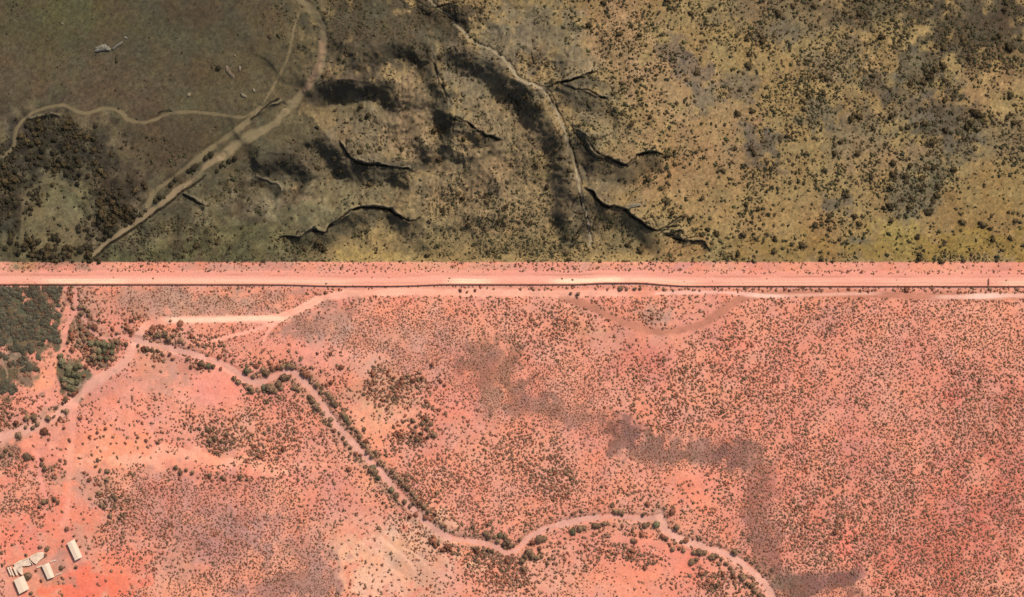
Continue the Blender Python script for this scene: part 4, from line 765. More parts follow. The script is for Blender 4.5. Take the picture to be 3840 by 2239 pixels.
# ---- trees --------------------------------------------------------------------------------------------------------------
# x, y, crown radius (px), kind: g green, d dark olive, b brown
TREES = [(72,1628,18,'d'),(165,1617,15,'b'),(158,1622,12,'b'),(105,1568,13,'d'),(130,1565,12,'d'),(62,1585,12,'b'),(182,1568,13,'d'),(205,1563,8,'d'),(226,1571,11,'b'),(235,1505,11,'d'),(250,1498,11,'d'),(275,1478,14,'b'),(290,1465,11,'b'),(269,1312,12,'b'),(238,1312,7,'b'),
 (124,1600,11,'d'),(140,1590,10,'d'),(240,1608,9,'b'),(306,1568,8,'b'),(326,1568,5,'b'),(250,1540,10,'d'),(232,1538,9,'d'),(98,1605,9,'d'),(46,1555,8,'d'),(40,1565,7,'d'),
 (229,1335,13,'g'),(232,1352,14,'g'),(236,1368,12,'g'),(262,1382,16,'g'),(282,1380,16,'g'),(298,1375,13,'g'),(255,1402,17,'g'),(275,1408,18,'g'),(296,1404,14,'g'),(246,1425,17,'g'),(266,1432,18,'g'),(286,1428,14,'g'),(255,1452,16,'g'),(272,1458,14,'g'),(240,1440,12,'d'),(262,1472,10,'d'),
 (314,1410,10,'b'),(325,1376,12,'b'),(330,1352,11,'d'),(330,1335,9,'b'),
 (345,1290,14,'g'),(365,1290,14,'g'),(388,1290,15,'g'),(408,1292,14,'g'),(425,1298,12,'g'),(350,1312,15,'d'),(372,1314,15,'g'),(396,1316,15,'g'),(418,1320,13,'g'),(352,1338,14,'d'),(374,1340,14,'g'),(398,1342,14,'g'),(420,1348,12,'d'),(360,1362,13,'d'),(380,1366,13,'d'),(372,1380,10,'d'),(440,1280,11,'d'),(470,1290,10,'d'),
 (355,1225,14,'b'),(335,1222,10,'d'),(300,1150,14,'d'),(320,1156,13,'d'),(336,1168,12,'d'),(308,1176,12,'d'),(330,1180,11,'d'),(300,1226,11,'d'),(304,1250,12,'d'),(318,1268,12,'d'),(300,1280,10,'d'),(326,1246,10,'d'),(312,1296,9,'d'),(258,1282,12,'d'),(262,1240,9,'d'),(380,1250,8,'b'),(420,1232,10,'b'),(440,1248,9,'d'),
 (478,1232,14,'b'),(490,1246,12,'b'),(470,1215,8,'b'),(492,1200,9,'b'),(565,1240,14,'b'),(578,1228,12,'b'),(596,1256,14,'d'),(580,1262,11,'d'),(620,1250,13,'d'),(632,1268,13,'d'),(650,1260,11,'d'),(620,1278,9,'b'),(680,1276,12,'d'),(690,1290,9,'d'),(712,1296,7,'b'),(640,1206,7,'b'),(680,1215,11,'b'),(726,1262,8,'d'),(745,1288,8,'d'),(650,1232,6,'b'),
 (520,1292,9,'d'),(540,1302,10,'b'),(556,1306,10,'d'),(576,1304,10,'d'),(596,1318,9,'d'),(612,1330,9,'d'),(634,1328,10,'b'),(646,1342,8,'b'),(600,1348,7,'b'),(702,1345,9,'d'),(716,1372,10,'b'),(738,1352,8,'b'),(752,1378,8,'b'),(765,1352,15,'d'),(784,1360,14,'g'),(800,1366,11,'d'),(830,1383,8,'b'),(926,1388,17,'g'),(884,1408,12,'d'),(902,1420,12,'d'),(918,1440,8,'b'),(940,1455,16,'d'),(950,1470,12,'d'),(965,1370,10,'b'),(948,1410,9,'d'),
 (985,1380,13,'d'),(995,1400,15,'d'),(1020,1374,12,'b'),(1046,1376,11,'b'),(1062,1372,12,'d'),(1084,1376,13,'d'),(1098,1384,11,'d'),(1072,1400,15,'d'),(1082,1412,11,'d'),(1004,1448,18,'d'),(1020,1456,16,'d'),(990,1446,12,'g'),(1046,1440,13,'d'),(1052,1458,14,'d'),(1034,1464,10,'d'),(1106,1450,14,'d'),(1118,1462,12,'d'),(1132,1400,11,'d'),(1146,1402,13,'b'),(1160,1408,11,'b'),(1136,1385,9,'b'),(1170,1376,9,'d'),(1192,1440,12,'d'),(1204,1452,9,'d'),(1165,1418,9,'d'),
 (1240,1488,15,'d'),(1252,1504,17,'d'),(1262,1522,13,'d'),(1232,1472,11,'d'),(1245,1433,11,'b'),(1228,1444,8,'b'),(1282,1378,12,'b'),(1194,1322,7,'b'),(1240,1324,8,'b'),(1506,1418,11,'b'),(1480,1418,10,'b'),(1548,1426,11,'b'),(1582,1415,9,'b'),(1665,1440,10,'b'),(1596,1506,9,'b'),(1454,1530,7,'b'),(1618,1366,9,'b'),
 (1160,1490,12,'d'),(1178,1500,13,'d'),(1192,1516,13,'d'),(1206,1530,13,'d'),(1220,1548,12,'d'),(1234,1566,11,'d'),(1246,1582,10,'d'),(1288,1556,13,'d'),(1300,1570,13,'g'),(1312,1586,13,'d'),(1322,1602,12,'d'),(1338,1618,12,'d'),(1352,1634,12,'d'),(1366,1612,10,'d'),(1370,1652,10,'b'),(1260,1606,11,'b'),(1276,1622,10,'d'),(1290,1640,11,'d'),(1304,1656,10,'d'),(1320,1674,10,'d'),
 (1366,1672,12,'d'),(1380,1690,12,'d'),(1394,1706,12,'d'),(1410,1700,12,'d'),(1342,1696,11,'b'),(1366,1706,10,'b'),(1390,1740,13,'g'),(1402,1756,13,'d'),(1416,1770,13,'d'),(1428,1784,12,'g'),(1418,1745,10,'d'),(1474,1770,12,'d'),(1488,1784,12,'d'),(1502,1800,12,'d'),(1516,1816,12,'d'),(1530,1830,13,'d'),(1546,1846,13,'d'),(1470,1825,12,'d'),(1484,1842,12,'g'),(1500,1858,13,'d'),(1514,1874,12,'d'),(1530,1890,12,'d'),(1548,1898,11,'d'),(1560,1866,12,'d'),(1576,1884,12,'d'),(1592,1902,11,'d'),(1610,1918,10,'d'),(1634,1930,9,'d'),
 (1565,1932,11,'b'),(1584,1940,10,'b'),(1540,1935,9,'b'),(1660,1970,12,'d'),(1668,1972,8,'b'),(1625,2030,15,'b'),(1634,2046,11,'b'),(1678,2050,12,'b'),(1690,2064,10,'b'),(1628,2012,8,'b'),
 (1820,2000,13,'d'),(1838,2008,14,'d'),(1856,2012,14,'d'),(1874,2006,14,'g'),(1892,2012,14,'d'),(1906,2030,14,'d'),(1866,2028,11,'d'),(1890,2040,12,'d'),(1918,2044,12,'d'),(1790,2058,12,'d'),(1780,2052,9,'d'),(1836,2060,13,'d'),(1850,2062,10,'d'),(1760,2075,9,'d'),
 (1952,2020,10,'d'),(1926,2040,10,'d'),(2022,2018,17,'d'),(2038,2020,14,'d'),(2145,1992,15,'g'),(2172,1980,13,'d'),(2188,1978,13,'d'),(2232,1972,13,'d'),(2246,1974,11,'d'),(2266,1963,12,'d'),(2304,1974,8,'b'),(2332,1976,8,'b'),(2372,2026,13,'d'),(2385,2030,11,'b'),(2420,1972,13,'d'),(2434,1962,12,'d'),(2466,1960,18,'g'),(2534,1976,18,'d'),(2520,1920,14,'b'),(2428,1890,11,'b'),(2412,1926,11,'d'),(2312,1918,13,'d'),(2326,1924,11,'d'),(2340,1934,9,'d'),(2150,1925,10,'b'),
 (1988,2066,17,'d'),(1996,2082,15,'d'),(1972,2088,13,'d'),(2012,2090,13,'d'),(2028,2085,9,'d'),(1958,2105,13,'d'),(1962,2132,13,'d'),(2055,2110,11,'d'),(2060,2095,9,'d'),(2024,2056,9,'b'),(2046,1988+0,8,'b'),
 (2480,2005,9,'b'),(2500,2018,9,'d'),(2512,2040,9,'b'),(2526,2056,10,'d'),(2560,2064,11,'d'),(2544,2056,9,'b'),(2572,2030,11,'d'),(2592,2032,12,'b'),(2600,2070,13,'d'),(2618,2066,13,'d'),(2636,2058,12,'d'),(2654,2062,13,'d'),(2672,2070,12,'d'),(2592,2104,13,'d'),(2614,2096,10,'d'),(2690,2080,11,'d'),(2706,2096,11,'d'),(2722,2112,12,'d'),(2738,2126,11,'d'),(2752,2142,11,'d'),(2776,2156,11,'d'),(2790,2170,12,'d'),(2806,2184,12,'d'),(2820,2198,12,'d'),(2834,2212,11,'d'),(2845,2228,11,'d'),(2744,2076,12,'d'),(2755,2084,9,'d'),(2672,2188,12,'b'),(2688,2196,10,'d'),
 (404,1764,13,'d'),(378,1766,10,'d'),(336,1802,11,'b'),(404,1800,10,'d'),(365,1723,9,'d'),(360,1746,7,'b'),(318,1774,8,'b'),(370,1846,11,'d'),(378,1890,12,'d'),(390,1902,10,'d'),(425,1860,11,'d'),(432,1872,10,'d'),(416,1936,11,'d'),(450,1944,8,'d'),(108,1712,14,'d'),(95,1705,11,'d'),(122,1716,9,'b'),(160,1742,11,'d'),(170,1760,10,'d'),(166,1884,14,'d'),(180,1880,11,'d'),(150,1900,11,'d'),(205,1870,11,'d'),(218,1880,9,'d'),(158,1722,9,'b'),(20,1690,13,'d'),(40,1700,12,'d'),(8,1705,12,'d'),
 (154,2054,9,'d'),(178,2060,10,'d'),(172,2080,9,'d'),(106,2158,14,'d'),(234,2126,10,'d'),(98,2082,7,'d'),(137,2136,8,'b'),(120,2222,9,'d'),(251,1982,10,'b'),(288,2125,9,'d'),(236,2028,6,'b'),(262,2165,5,'b'),(302,2050,6,'b'),(158,2176,7,'b'),(290,2026,6,'b'),(278,2012,6,'d'),
 (660,1755,12,'d'),(674,1768,10,'d'),(722,1770,12,'d'),(700,1760,10,'d'),(830,1785,10,'d'),(845,1795,10,'d'),(786,1780,9,'d'),(905,1788,10,'d'),(925,1795,10,'d'),(780,1610,11,'d'),(810,1640,13,'d'),(832,1655,12,'d'),(790,1650,11,'d'),(850,1628,11,'d'),(760,1622,9,'d'),(520,1636,9,'d'),(548,1650,9,'b'),(592,1655,9,'b'),(364,1623,8,'b'),(398,1606,7,'b'),(262,1652,7,'b'),(185,1648,6,'b'),
 (1600,1570,13,'d'),(1585,1588,12,'d'),(1618,1590,12,'d'),(1602,1610,13,'d'),(1580,1620,11,'d'),(1560,1600,10,'d'),(1545,1575,9,'d'),(1625,1630,11,'d'),(1540,1635,10,'d'),(1565,1648,11,'d'),(1602,1640,10,'d'),
 (2170,1105-3,11,'d'),(2142,1103,8,'d'),(2330,1081,10,'d'),(2348,1084,9,'d'),(2378,1082,10,'g'),(2400,1080,8,'d'),(1725,1090,7,'b'),(1752,1092,7,'b'),(1780,1090,7,'b'),
]
# the stream of big dark bushes of the northern thicket and wash
NTREES = [(68,950,12,'k'),(90,935,10,'k'),(40,905,12,'k'),(20,930,10,'k'),(145,905,13,'k'),(160,940,14,'k'),(150,965,10,'k'),(205,890,13,'k'),(220,900,10,'k'),(195,960,10,'k'),(240,965,9,'k'),(295,852,11,'k'),(296,866,10,'k'),(305,935,14,'k'),(320,925,12,'k'),(340,935,10,'k'),(330,860,10,'k'),(350,880,10,'k'),(370,835,12,'k'),(378,850,10,'k'),(400,865,13,'k'),(420,880,12,'k'),(430,860,10,'k'),(395,890,10,'k'),(490,800,13,'k'),(505,812,10,'k'),(405,745,12,'k'),(430,735,12,'k'),(445,760,10,'k'),(380,720,10,'k'),(600,740,11,'k'),(585,752,10,'k'),(640,690,10,'k'),(700,635,11,'k'),(720,625,13,'k'),(735,620,10,'k'),(660,668,10,'k'),(770,585,11,'k'),(790,578,12,'k'),(880,595,11,'k'),(860,605,10,'k'),(830,620,9,'k'),(815,640,9,'k'),
 (100,470,10,'k'),(120,480,12,'k'),(145,500,12,'k'),(170,475,10,'k'),(205,520,12,'k'),(120,540,13,'k'),(160,560,14,'k'),(200,570,12,'k'),(240,560,12,'k'),(110,590,13,'k'),(140,610,12,'k'),(180,620,13,'k'),(220,600,12,'k'),(260,620,12,'k'),(290,590,10,'k'),(320,560,10,'k'),(350,520,9,'k'),(360,470,10,'k'),(60,640,12,'k'),(80,670,12,'k'),(40,700,12,'k'),(30,750,12,'k'),(60,770,10,'k'),(250,650,12,'k'),(300,650,12,'k'),(330,660,10,'k'),(290,690,10,'k'),(820,255,10,'k')]

def crown_mesh(seed):
    """several lumpy foliage masses and a shell of leaf sprays; unit radius, foot at z = 0"""
    r = np.random.RandomState(seed); vs = []; fs = []
    lumps = [(0, 0, .95, .62)] + [(.5 * math.cos(a), .5 * math.sin(a), r.uniform(.6, 1.0), r.uniform(.34, .5)) for a in r.uniform(0, 6.28) + np.arange(5) * 1.257 + r.uniform(-.3, .3, 5)]
    for cx, cy, cz, rr in lumps:
        b0 = len(vs); seg, rings = 8, 5
        for k in range(rings + 1):
            t = math.pi * k / rings - math.pi / 2
            for s in range(seg):
                a = 2 * math.pi * s / seg
                q = rr * r.uniform(.78, 1.15)
                vs.append((cx + q * math.cos(t) * math.cos(a), cy + q * math.cos(t) * math.sin(a), cz + .8 * q * math.sin(t)))
        for k in range(rings):
            for s in range(seg):
                a, b = b0 + k * seg + s, b0 + k * seg + (s + 1) % seg
                fs += [(a, b, b + seg), (a, b + seg, a + seg)]
        for _ in range(34):
            d = r.normal(size=3); d /= np.linalg.norm(d); d[2] = abs(d[2]) - .25
            p = np.array((cx, cy, cz)) + d * rr * r.uniform(.9, 1.25)
            u = r.normal(size=3); u /= np.linalg.norm(u); w = r.normal(size=3); w /= np.linalg.norm(w)
            b = len(vs)
            vs += [tuple(p + .15 * u), tuple(p - .08 * u + .12 * w), tuple(p - .08 * u - .12 * w)]
            fs.append((b, b + 1, b + 2))
    return np.array(vs), np.array(fs)
def trunk_mesh(seed):
    """tapered stem with three rising limbs, unit tree"""
    r = np.random.RandomState(seed); vs = []; fs = []
    def limb(p0, p1, r0, r1):
        p0 = np.array(p0); p1 = np.array(p1); b = len(vs)
        for k in range(4):
            t = k / 3; c = p0 + (p1 - p0) * t + (0 if k in (0, 3) else r.uniform(-.03, .03, 3)); q = r0 + (r1 - r0) * t
            for s in range(6):
                a = s * math.pi / 3; vs.append((c[0] + q * math.cos(a), c[1] + q * math.sin(a), c[2]))
        for k in range(3):
            for s in range(6):
                i, j = b + k * 6 + s, b + k * 6 + (s + 1) % 6
                fs.extend([(i, j, j + 6), (i, j + 6, i + 6)])
    limb((0, 0, -.15), (.03, .02, .5), .11, .08)
    for a in r.uniform(0, 6.28) + np.arange(3) * 2.1: limb((.03, .02, .45), (.5 * math.cos(a), .5 * math.sin(a), .95), .06, .025)
    return np.array(vs), np.array(fs)
LEAF = {'g': plant_material("green_leaf", alb((112, 102, 74)) * 1.15), 'd': plant_material("dark_leaf", alb((124, 96, 72)) * 1.3), 'b': plant_material("brown_leaf", alb((136, 88, 66)) * 1.15), 'k': plant_material("blackish_leaf", alb((56, 49, 34)) * 1.15)}  # kind k has blackish green foliage of its own
BARK = plain_material("bark", (.10, .07, .05))
CROWNS = {}
for k in LEAF:
    for s in range(3):
        v, f = crown_mesh(40 + s)
        me = tri_mesh("crown", v, f); me.materials.append(LEAF[k]); CROWNS[k, s] = me
TRUNKS = []
for s in range(3):
    v, f = trunk_mesh(60 + s); me = tri_mesh("trunk", v, f); me.materials.append(BARK); TRUNKS.append(me)

_j = np.random.RandomState(5)
TREES = [(x + _j.uniform(-3.5, 3.5), y + _j.uniform(-3.5, 3.5), r * _j.uniform(.72, 1.08), k) for x, y, r, k in TREES]
def off_bed(t):
    x, y, r, k = t
    for n, pts, w, c, a, s in TRACKS:
        if n != "dry_wash" or (pts[:, 1].mean() > 982) != (y > 982): continue
        d2 = np.hypot(pts[:, 0] - x, pts[:, 1] - y); m = int(np.argmin(d2)); need = w + .85 * r
        if d2[m] < need:
            ux, uy = (x - pts[m, 0]) / (d2[m] + 1e-6), (y - pts[m, 1]) / (d2[m] + 1e-6)
            x, y = pts[m, 0] + ux * need, pts[m, 1] + uy * need
    return (float(x), float(y), r, k)
TREES = [off_bed(t) for t in TREES]; NTREES = [off_bed(t) for t in NTREES]
ALLT = sorted(TREES + NTREES, key=lambda t: -t[2])
single, mass = ALLT[:300], ALLT[300:]
def look_of(r, k):
    size = "very large" if r >= 16 else "large" if r >= 13 else "medium" if r >= 10 else "small"
    return f"{size} {({'g': 'grey-green', 'd': 'dark olive', 'b': 'reddish brown', 'k': 'blackish green'})[k]} tree"
labs = make_labels([(t[0], t[1]) for t in single], [look_of(t[2], t[3]) for t in single])
prot = {}
for n, ((x, y, r, k), lab) in enumerate(zip(single, labs)):
    s = n % 3
    loc = (float(WX(x)), float(WY(y)), float(zat(x, y)))
    root = bpy.data.objects.new("tree", None); C.objects.link(root)
    root.location = loc; root.rotation_euler = (0, 0, rng.uniform(0, 6.28))
    q = r * M * 1.02
    root.scale = (q * rng.uniform(.9, 1.15), q * rng.uniform(.9, 1.15), q * rng.uniform(.6, .8))
    root.empty_display_size = .2
    tag(root, lab, "tree", "trees along the washes and around the farm" if y > 982 else "trees of the northern thicket and wash")
    if (k, s) not in prot:
        prot[k, s] = (link("crown", CROWNS[k, s], root), link("trunk", TRUNKS[s], root))
    else:
        for o in prot[k, s]:
            c = o.copy(); c.parent = root; C.objects.link(c)

# ---- closed woodland in the south-west and the smaller trees: one mass each
wx_, wy_ = lattice(-90, 480, 1076, 1500, 10.0)
def in_wood(x, y):
    n = (vnoise(x, y, 40, 301) - .5) * 60 + (vnoise(x, y, 14, 303) - .5) * 30
    a = (x + n < 226) & (y < 1300 + n) & (y > 1077)
    b = (x + n < 104 + .25 * (1480 - y)) & (y >= 1290) & (y < 1480 + .4 * n)
    hole = fbm(x, y, 26, 2, 305)
    thin = np.where(y < 1270, .33, .46) + .05 + .14 * sm(130, 240, x) + .12 * sm(1290, 1340, y)
    return (a | b) & (hole > thin) & ~((np.abs(x - 146 - 5 * np.sin(y / 17)) < 5) & (y > 1110) & (y < 1260)) & ~((np.abs(y - 1150 - .2 * x - 6 * np.sin(x / 13)) < 4) & (x < 110))
w = in_wood(wx_, wy_) & clear_of_tracks(wx_, wy_, 1.6)
wx_, wy_ = wx_[w], wy_[w]
wr = rng.uniform(7, 12.5, len(wx_))
mx = np.array([t[0] for t in mass], float); my = np.array([t[1] for t in mass], float); mr = np.array([t[2] for t in mass], float)
CT = [crown_mesh(80 + s) for s in range(4)]
wc = alb((94, 86, 68)) * 1.0 * rng.uniform(.75, 1.25, (len(wx_), 1)) * np.where(rng.rand(len(wx_), 1) < .25, [[1.15, .92, .88]], [[1, 1, 1]])
me = scatter_mesh("woodland", wx_, wy_, wr, wr * M * .3, wc, CT); me.materials.append(SCRUB)
tag(link("woodland", me), "closed grey-green woodland canopy beside the western border fence", "woodland", kind="stuff")
if len(mass):
    mc = np.array([alb({'g': (112, 102, 74), 'd': (124, 96, 72), 'b': (136, 88, 66), 'k': (64, 54, 36)}[t[3]]) * 1.25 for t in mass])
    me = scatter_mesh("tree_cover", mx, my, mr, mr * M * .85, mc * rng.uniform(.8, 1.2, (len(mx), 1)), CT); me.materials.append(SCRUB)
    tag(link("tree_cover", me), "smaller trees scattered along the washes", "tree cover", kind="stuff")
# keep shrubs from standing inside the trees
tx = np.array([t[0] for t in ALLT], float); ty = np.array([t[1] for t in ALLT], float); tr = np.array([t[2] for t in ALLT], float)
free = np.ones(len(sx), bool)
for a, b, r in zip(tx, ty, tr): free &= (sx - a) ** 2 + (sy - b) ** 2 > (r * .95) ** 2
free &= ~in_wood(sx, sy)
sx, sy, rad, hgt, scol, south = sx[free], sy[free], rad[free], hgt[free], scol[free], south[free]

# ---- shrubs: the 300 largest one by one, the rest as ground cover
infr = (sx > 6) & (sx < 3834) & (sy > 6) & (sy < 2233)
order = np.argsort(-(rad * infr))
big = order[:300]; rest = order[300:]
SH = {}
def shrub_proto(col, s):
    key = (col, s)
    if key not in SH:
        v, f = clump_template(500 + s, 40, 4, 9)
        me = tri_mesh("shrub", v, f); me.materials.append(SHMAT[col]); SH[key] = me
    return SH[key]
SHMAT = {'rust': plant_material("rust_shrub", alb((138, 88, 66)) * 1.15), 'black': plant_material("black_shrub", alb((70, 58, 37)) * 1.4)}
def shlook(i):
    r = rad[i]
    return f"{'broad' if r > 10.5 else 'rounded' if r > 9 else 'compact'} {'rust-brown' if south[i] else 'blackish'} shrub"
labs = make_labels([(sx[i], sy[i]) for i in big], [shlook(i) for i in big])
first = {}
for n, (i, lab) in enumerate(zip(big, labs)):
    key = ('rust' if south[i] else 'black', n % 4)
    if key not in first:
        o = first[key] = link("shrub", shrub_proto(*key))
    else:
        o = first[key].copy(); C.objects.link(o)
    q = rad[i] * M
    o.location = (float(WX(sx[i])), float(WY(sy[i])), float(zat(sx[i], sy[i])) - .05)
    o.scale = (q * rng.uniform(.85, 1.15), q * rng.uniform(.85, 1.15), q * rng.uniform(.75, 1.0))
    o.rotation_euler = (0, 0, rng.uniform(0, 6.28))
    tag(o, lab, "shrub", "desert shrubs south of the border road" if south[i] else "dark shrubs on the northern hills")
for nm, m_, lb in (("desert_scrub", south[rest], "rust-brown desert scrub dotted over salmon sand"), ("hill_scrub", ~south[rest], "blackish scrub dotted over the tan northern hills")):
    r_ = rest[m_]
    me = scatter_mesh(nm, sx[r_], sy[r_], rad[r_], hgt[r_], scol[r_]); me.materials.append(SCRUB)
    tag(link(nm, me), lb, "scrub", kind="stuff")

# ------------------------------------------------------------------ border fence: rusty steel bollard panels between posts
def box(vs, fs, c, sx_, sy_, sz_, rot=0.0):
    b = len(vs); cr, sr = math.cos(rot), math.sin(rot)
    for dz in (-.5, .5):
        for dx, dy in ((-.5, -.5), (.5, -.5), (.5, .5), (-.5, .5)):
            X, Y = dx * sx_, dy * sy_
            vs.append((c[0] + X * cr - Y * sr, c[1] + X * sr + Y * cr, c[2] + dz * sz_))
    for f in ((0, 3, 2, 1), (4, 5, 6, 7), (0, 1, 5, 4), (1, 2, 6, 5), (2, 3, 7, 6), (3, 0, 4, 7)): fs.append(tuple(b + k for k in f))
def mesh_of(name, vs, fs, mat):
    me = bpy.data.meshes.new(name); me.from_pydata([tuple(map(float, v)) for v in vs], [], fs); me.update(); me.materials.append(mat)
    return me
RUST = plain_material("rusty_steel", (.17, .062, .033), .7, .5, .7, 1.3)
fence = bpy.data.objects.new("border_fence", None); C.objects.link(fence)
tag(fence, "rusty brown steel border fence running the full width along the pink road", "fence")
fx = np.linspace(-20, 3860, 101)
def fence_y(x): return float(np.interp(x, fence_poly[:, 0], fence_poly[:, 1]))
FH = 1.7
panel_len = (fx[1] - fx[0]) * M
vs, fs = [], []
nb = 24
for k in range(nb): box(vs, fs, (-panel_len / 2 + (k + .5) * panel_len / nb, 0, FH / 2 - .1), .26, .30, FH)
box(vs, fs, (0, -.006, FH - .02), panel_len, .34, .30); box(vs, fs, (0, -.19, .9), panel_len, .07, .2)
PANEL = mesh_of("fence_panel", vs, fs, RUST)
vs, fs = [], []
box(vs, fs, (0, 0, (FH + .35) / 2 - .1), .5, .52, FH + .35); box(vs, fs, (0, 0, FH + .30), .62, .64, .08); box(vs, fs, (0, 0, .06), .9, .92, .2)
POST = mesh_of("post", vs, fs, RUST)
p0 = None; q0 = None
for i in range(100):
    xa, xb = fx[i], fx[i + 1]; ya, yb = fence_y(xa), fence_y(xb)
    A = Vector((float(WX(xa)), float(WY(ya)), float(zat(xa, ya)))); B = Vector((float(WX(xb)), float(WY(yb)), float(zat(xb, yb))))
    if p0 is None: p0 = o = link("fence_panel", PANEL, fence); q0 = p = link("post", POST, fence)
    else:
        o = p0.copy(); C.objects.link(o); o.parent = fence; p = q0.copy(); C.objects.link(p); p.parent = fence
    o.location = (A + B) / 2; d = B - A
    o.rotation_euler = (0, -math.atan2(d.z, d.xy.length), math.atan2(d.y, d.x)); o.scale = (d.length / panel_len, 1, 1)
    p.location = A
def fence_end(xa, xb):
    vs, fs = [], []
    for x in np.arange(xa, xb, 3.0):
        y = fence_y(x); box(vs, fs, (float(WX(x)), float(WY(y)), float(zat(x, y)) + FH / 2 - .1), .3, .3, FH)
    ya, yb = fence_y(xa), fence_y(xb)
    box(vs, fs, (float(WX((xa + xb) / 2)), float(WY(ya)), float(zat(xa, ya)) + FH - .05), (xb - xa) * M, .32, .2)
    link("fence_panel", mesh_of("fence_panel", vs, fs, RUST), fence)
fence_end(-840, -21); fence_end(3861, 4700)
# short spur of the same steel standing across the road
vs, fs = [], []
sxp = 3708
for y in np.arange(1044, 1070, 1.5): box(vs, fs, (float(WX(sxp)), float(WY(y)), float(zat(sxp, y)) + .8), .35, .22, 1.7)
sp = bpy.data.objects.new("fence_spur", None); C.objects.link(sp)
tag(sp, "short rusty barrier standing across the eastern border road, meeting the fence", "barrier")
RUST2 = plain_material("faded_rust", (.19, .07, .045), .8, .5, .7, 1.2)
link("picket_row", mesh_of("picket_row", vs, fs, RUST2), sp)
vs, fs = [], []
box(vs, fs, (float(WX(sxp)), float(WY(1057)), float(zat(sxp, 1057)) + 1.7), .5, 6.6, .22)
link("top_rail", mesh_of("top_rail", vs, fs, RUST2), sp)

# ------------------------------------------------------------------ farm buildings
ROOF = plain_material("pale_roof", (.385, .285, .20), .6, 2.2, .8, 1.1)
WALL = plain_material("adobe_wall", (.30, .20, .14), .9, .8, .8, 1.15)
DARK = plain_material("door_wood", (.05, .03, .02), .8)
CONC = plain_material("pale_concrete", (.37, .27, .19), .9, .35, .72, 1.1)
def shed(name, label, corners, h=3.2, rise=.7, skylights=2, cat="shed"):
    """corners (photo px): top-left, top-right, bottom-right, bottom-left of the roof; gabled sheet roof over four walls, ridge along the long way"""
    P = [Vector((float(WX(x)), float(WY(y)), 0)) for x, y in corners]
    c = sum(P, Vector()) / 4
    z = float(zat(np.mean([q[0] for q in corners]), np.mean([q[1] for q in corners]))) - .1
    root = bpy.data.objects.new(name, None); C.objects.link(root); root.location = (c.x, c.y, z)
    tag(root, label, cat)
    L = [p - c for p in P]
    inn = [l * .93 for l in L]
    vs, fs = [], []
    ma, mb = (inn[0] + inn[1]) / 2, (inn[3] + inn[2]) / 2
    for l in inn: vs.append((l.x, l.y, 0))
    for l in inn: vs.append((l.x, l.y, h))
    vs += [(ma.x, ma.y, h + rise * .9), (mb.x, mb.y, h + rise * .9)]
    fs = [(3, 0, 4, 7), (1, 2, 6, 5), (0, 1, 5, 8, 4), (2, 3, 7, 9, 6)]
    link("wall", mesh_of("wall", vs, fs, WALL), root)
    # roof: two corrugated slopes with thickness
    RA, RB = (L[0] + L[1]) / 2, (L[3] + L[2]) / 2
    vs, fs = [], []
    n = 40
    for e0, e1 in ((L[0], L[3]), (L[1], L[2])):
        b = len(vs)
        for k in range(n + 1):
            t = k / n; zz = .05 * (k % 2)
            for dz in (0, -.12):
                e = e0.lerp(e1, t); r = RA.lerp(RB, t)
                vs += [(e.x, e.y, h + .02 + zz + dz), (r.x, r.y, h + rise + .02 + zz + dz)]
        for k in range(n):
            i = b + 4 * k
            fs += [(i, i + 4, i + 5, i + 1), (i + 2, i + 3, i + 7, i + 6), (i, i + 2, i + 6, i + 4)]
        fs += [(b, b + 1, b + 3, b + 2), (b + 4 * n, b + 4 * n + 2, b + 4 * n + 3, b + 4 * n + 1)]
    link("roof", mesh_of("roof", vs, fs, ROOF), root)
    # door and two windows on the long south-west side
    e0, e1 = inn[3], inn[0]; d = (e1 - e0); ang = math.atan2(d.y, d.x); nrm = Vector((-d.y, d.x, 0)).normalized()
    if nrm.dot((inn[0] + inn[3]) / 2) < 0: nrm = -nrm
    m_ = e0.lerp(e1, .5) + nrm * .03
    vs, fs = [], []; box(vs, fs, (m_.x, m_.y, 1.1), 2.4, .08, 2.2, ang); link("door", mesh_of("door", vs, fs, DARK), root)
    for t in (.2, .8):
        m_ = e0.lerp(e1, t) + nrm * .03
        vs, fs = [], []; box(vs, fs, (m_.x, m_.y, 1.7), 1.1, .08, .9, ang); link("window", mesh_of("window", vs, fs, DARK), root)
    return root
shed("shed", "long pale-roofed shed standing alone by the red farm track", [(252,2036), (280,2021), (310,2087), (283,2102)], 3.4)
shed("shed", "short pale-roofed shed between low yard walls", [(157,2120), (185,2109), (206,2162), (180,2172)], 3.2)
shed("barn", "square pale-roofed barn, southernmost of the farm buildings", [(53,2174), (90,2157), (111,2207), (74,2227)], 3.6, .5, cat="barn")
def wallrun(name, label, pts, h=1.3, t=.7):
    vs, fs = [], []
    for (x0, y0), (x1, y1) in zip(pts[:-1], pts[1:]):
        A = Vector((float(WX(x0)), float(WY(y0)), 0)); B = Vector((float(WX(x1)), float(WY(y1)), 0)); d = B - A
        c = (A + B) / 2; z = float(zat((x0 + x1) / 2, (y0 + y1) / 2))
        box(vs, fs, (c.x, c.y, z + h / 2 - .1), d.length, t, h, math.atan2(d.y, d.x))
    return tag(link(name, mesh_of(name, vs, fs, CONC)), label, "wall")
wallrun("yard_wall", "low pale wall reaching west from the short shed", [(138,2129), (156,2121)], 1.2, 1.2)
wallrun("yard_wall", "low pale wall slanting up north-east of the short shed", [(187,2108), (210,2100)], 1.1, .9)
wallrun("yard_wall", "low pale wall reaching east from the short shed's south corner", [(207,2158), (230,2149)], 1.2, .8)
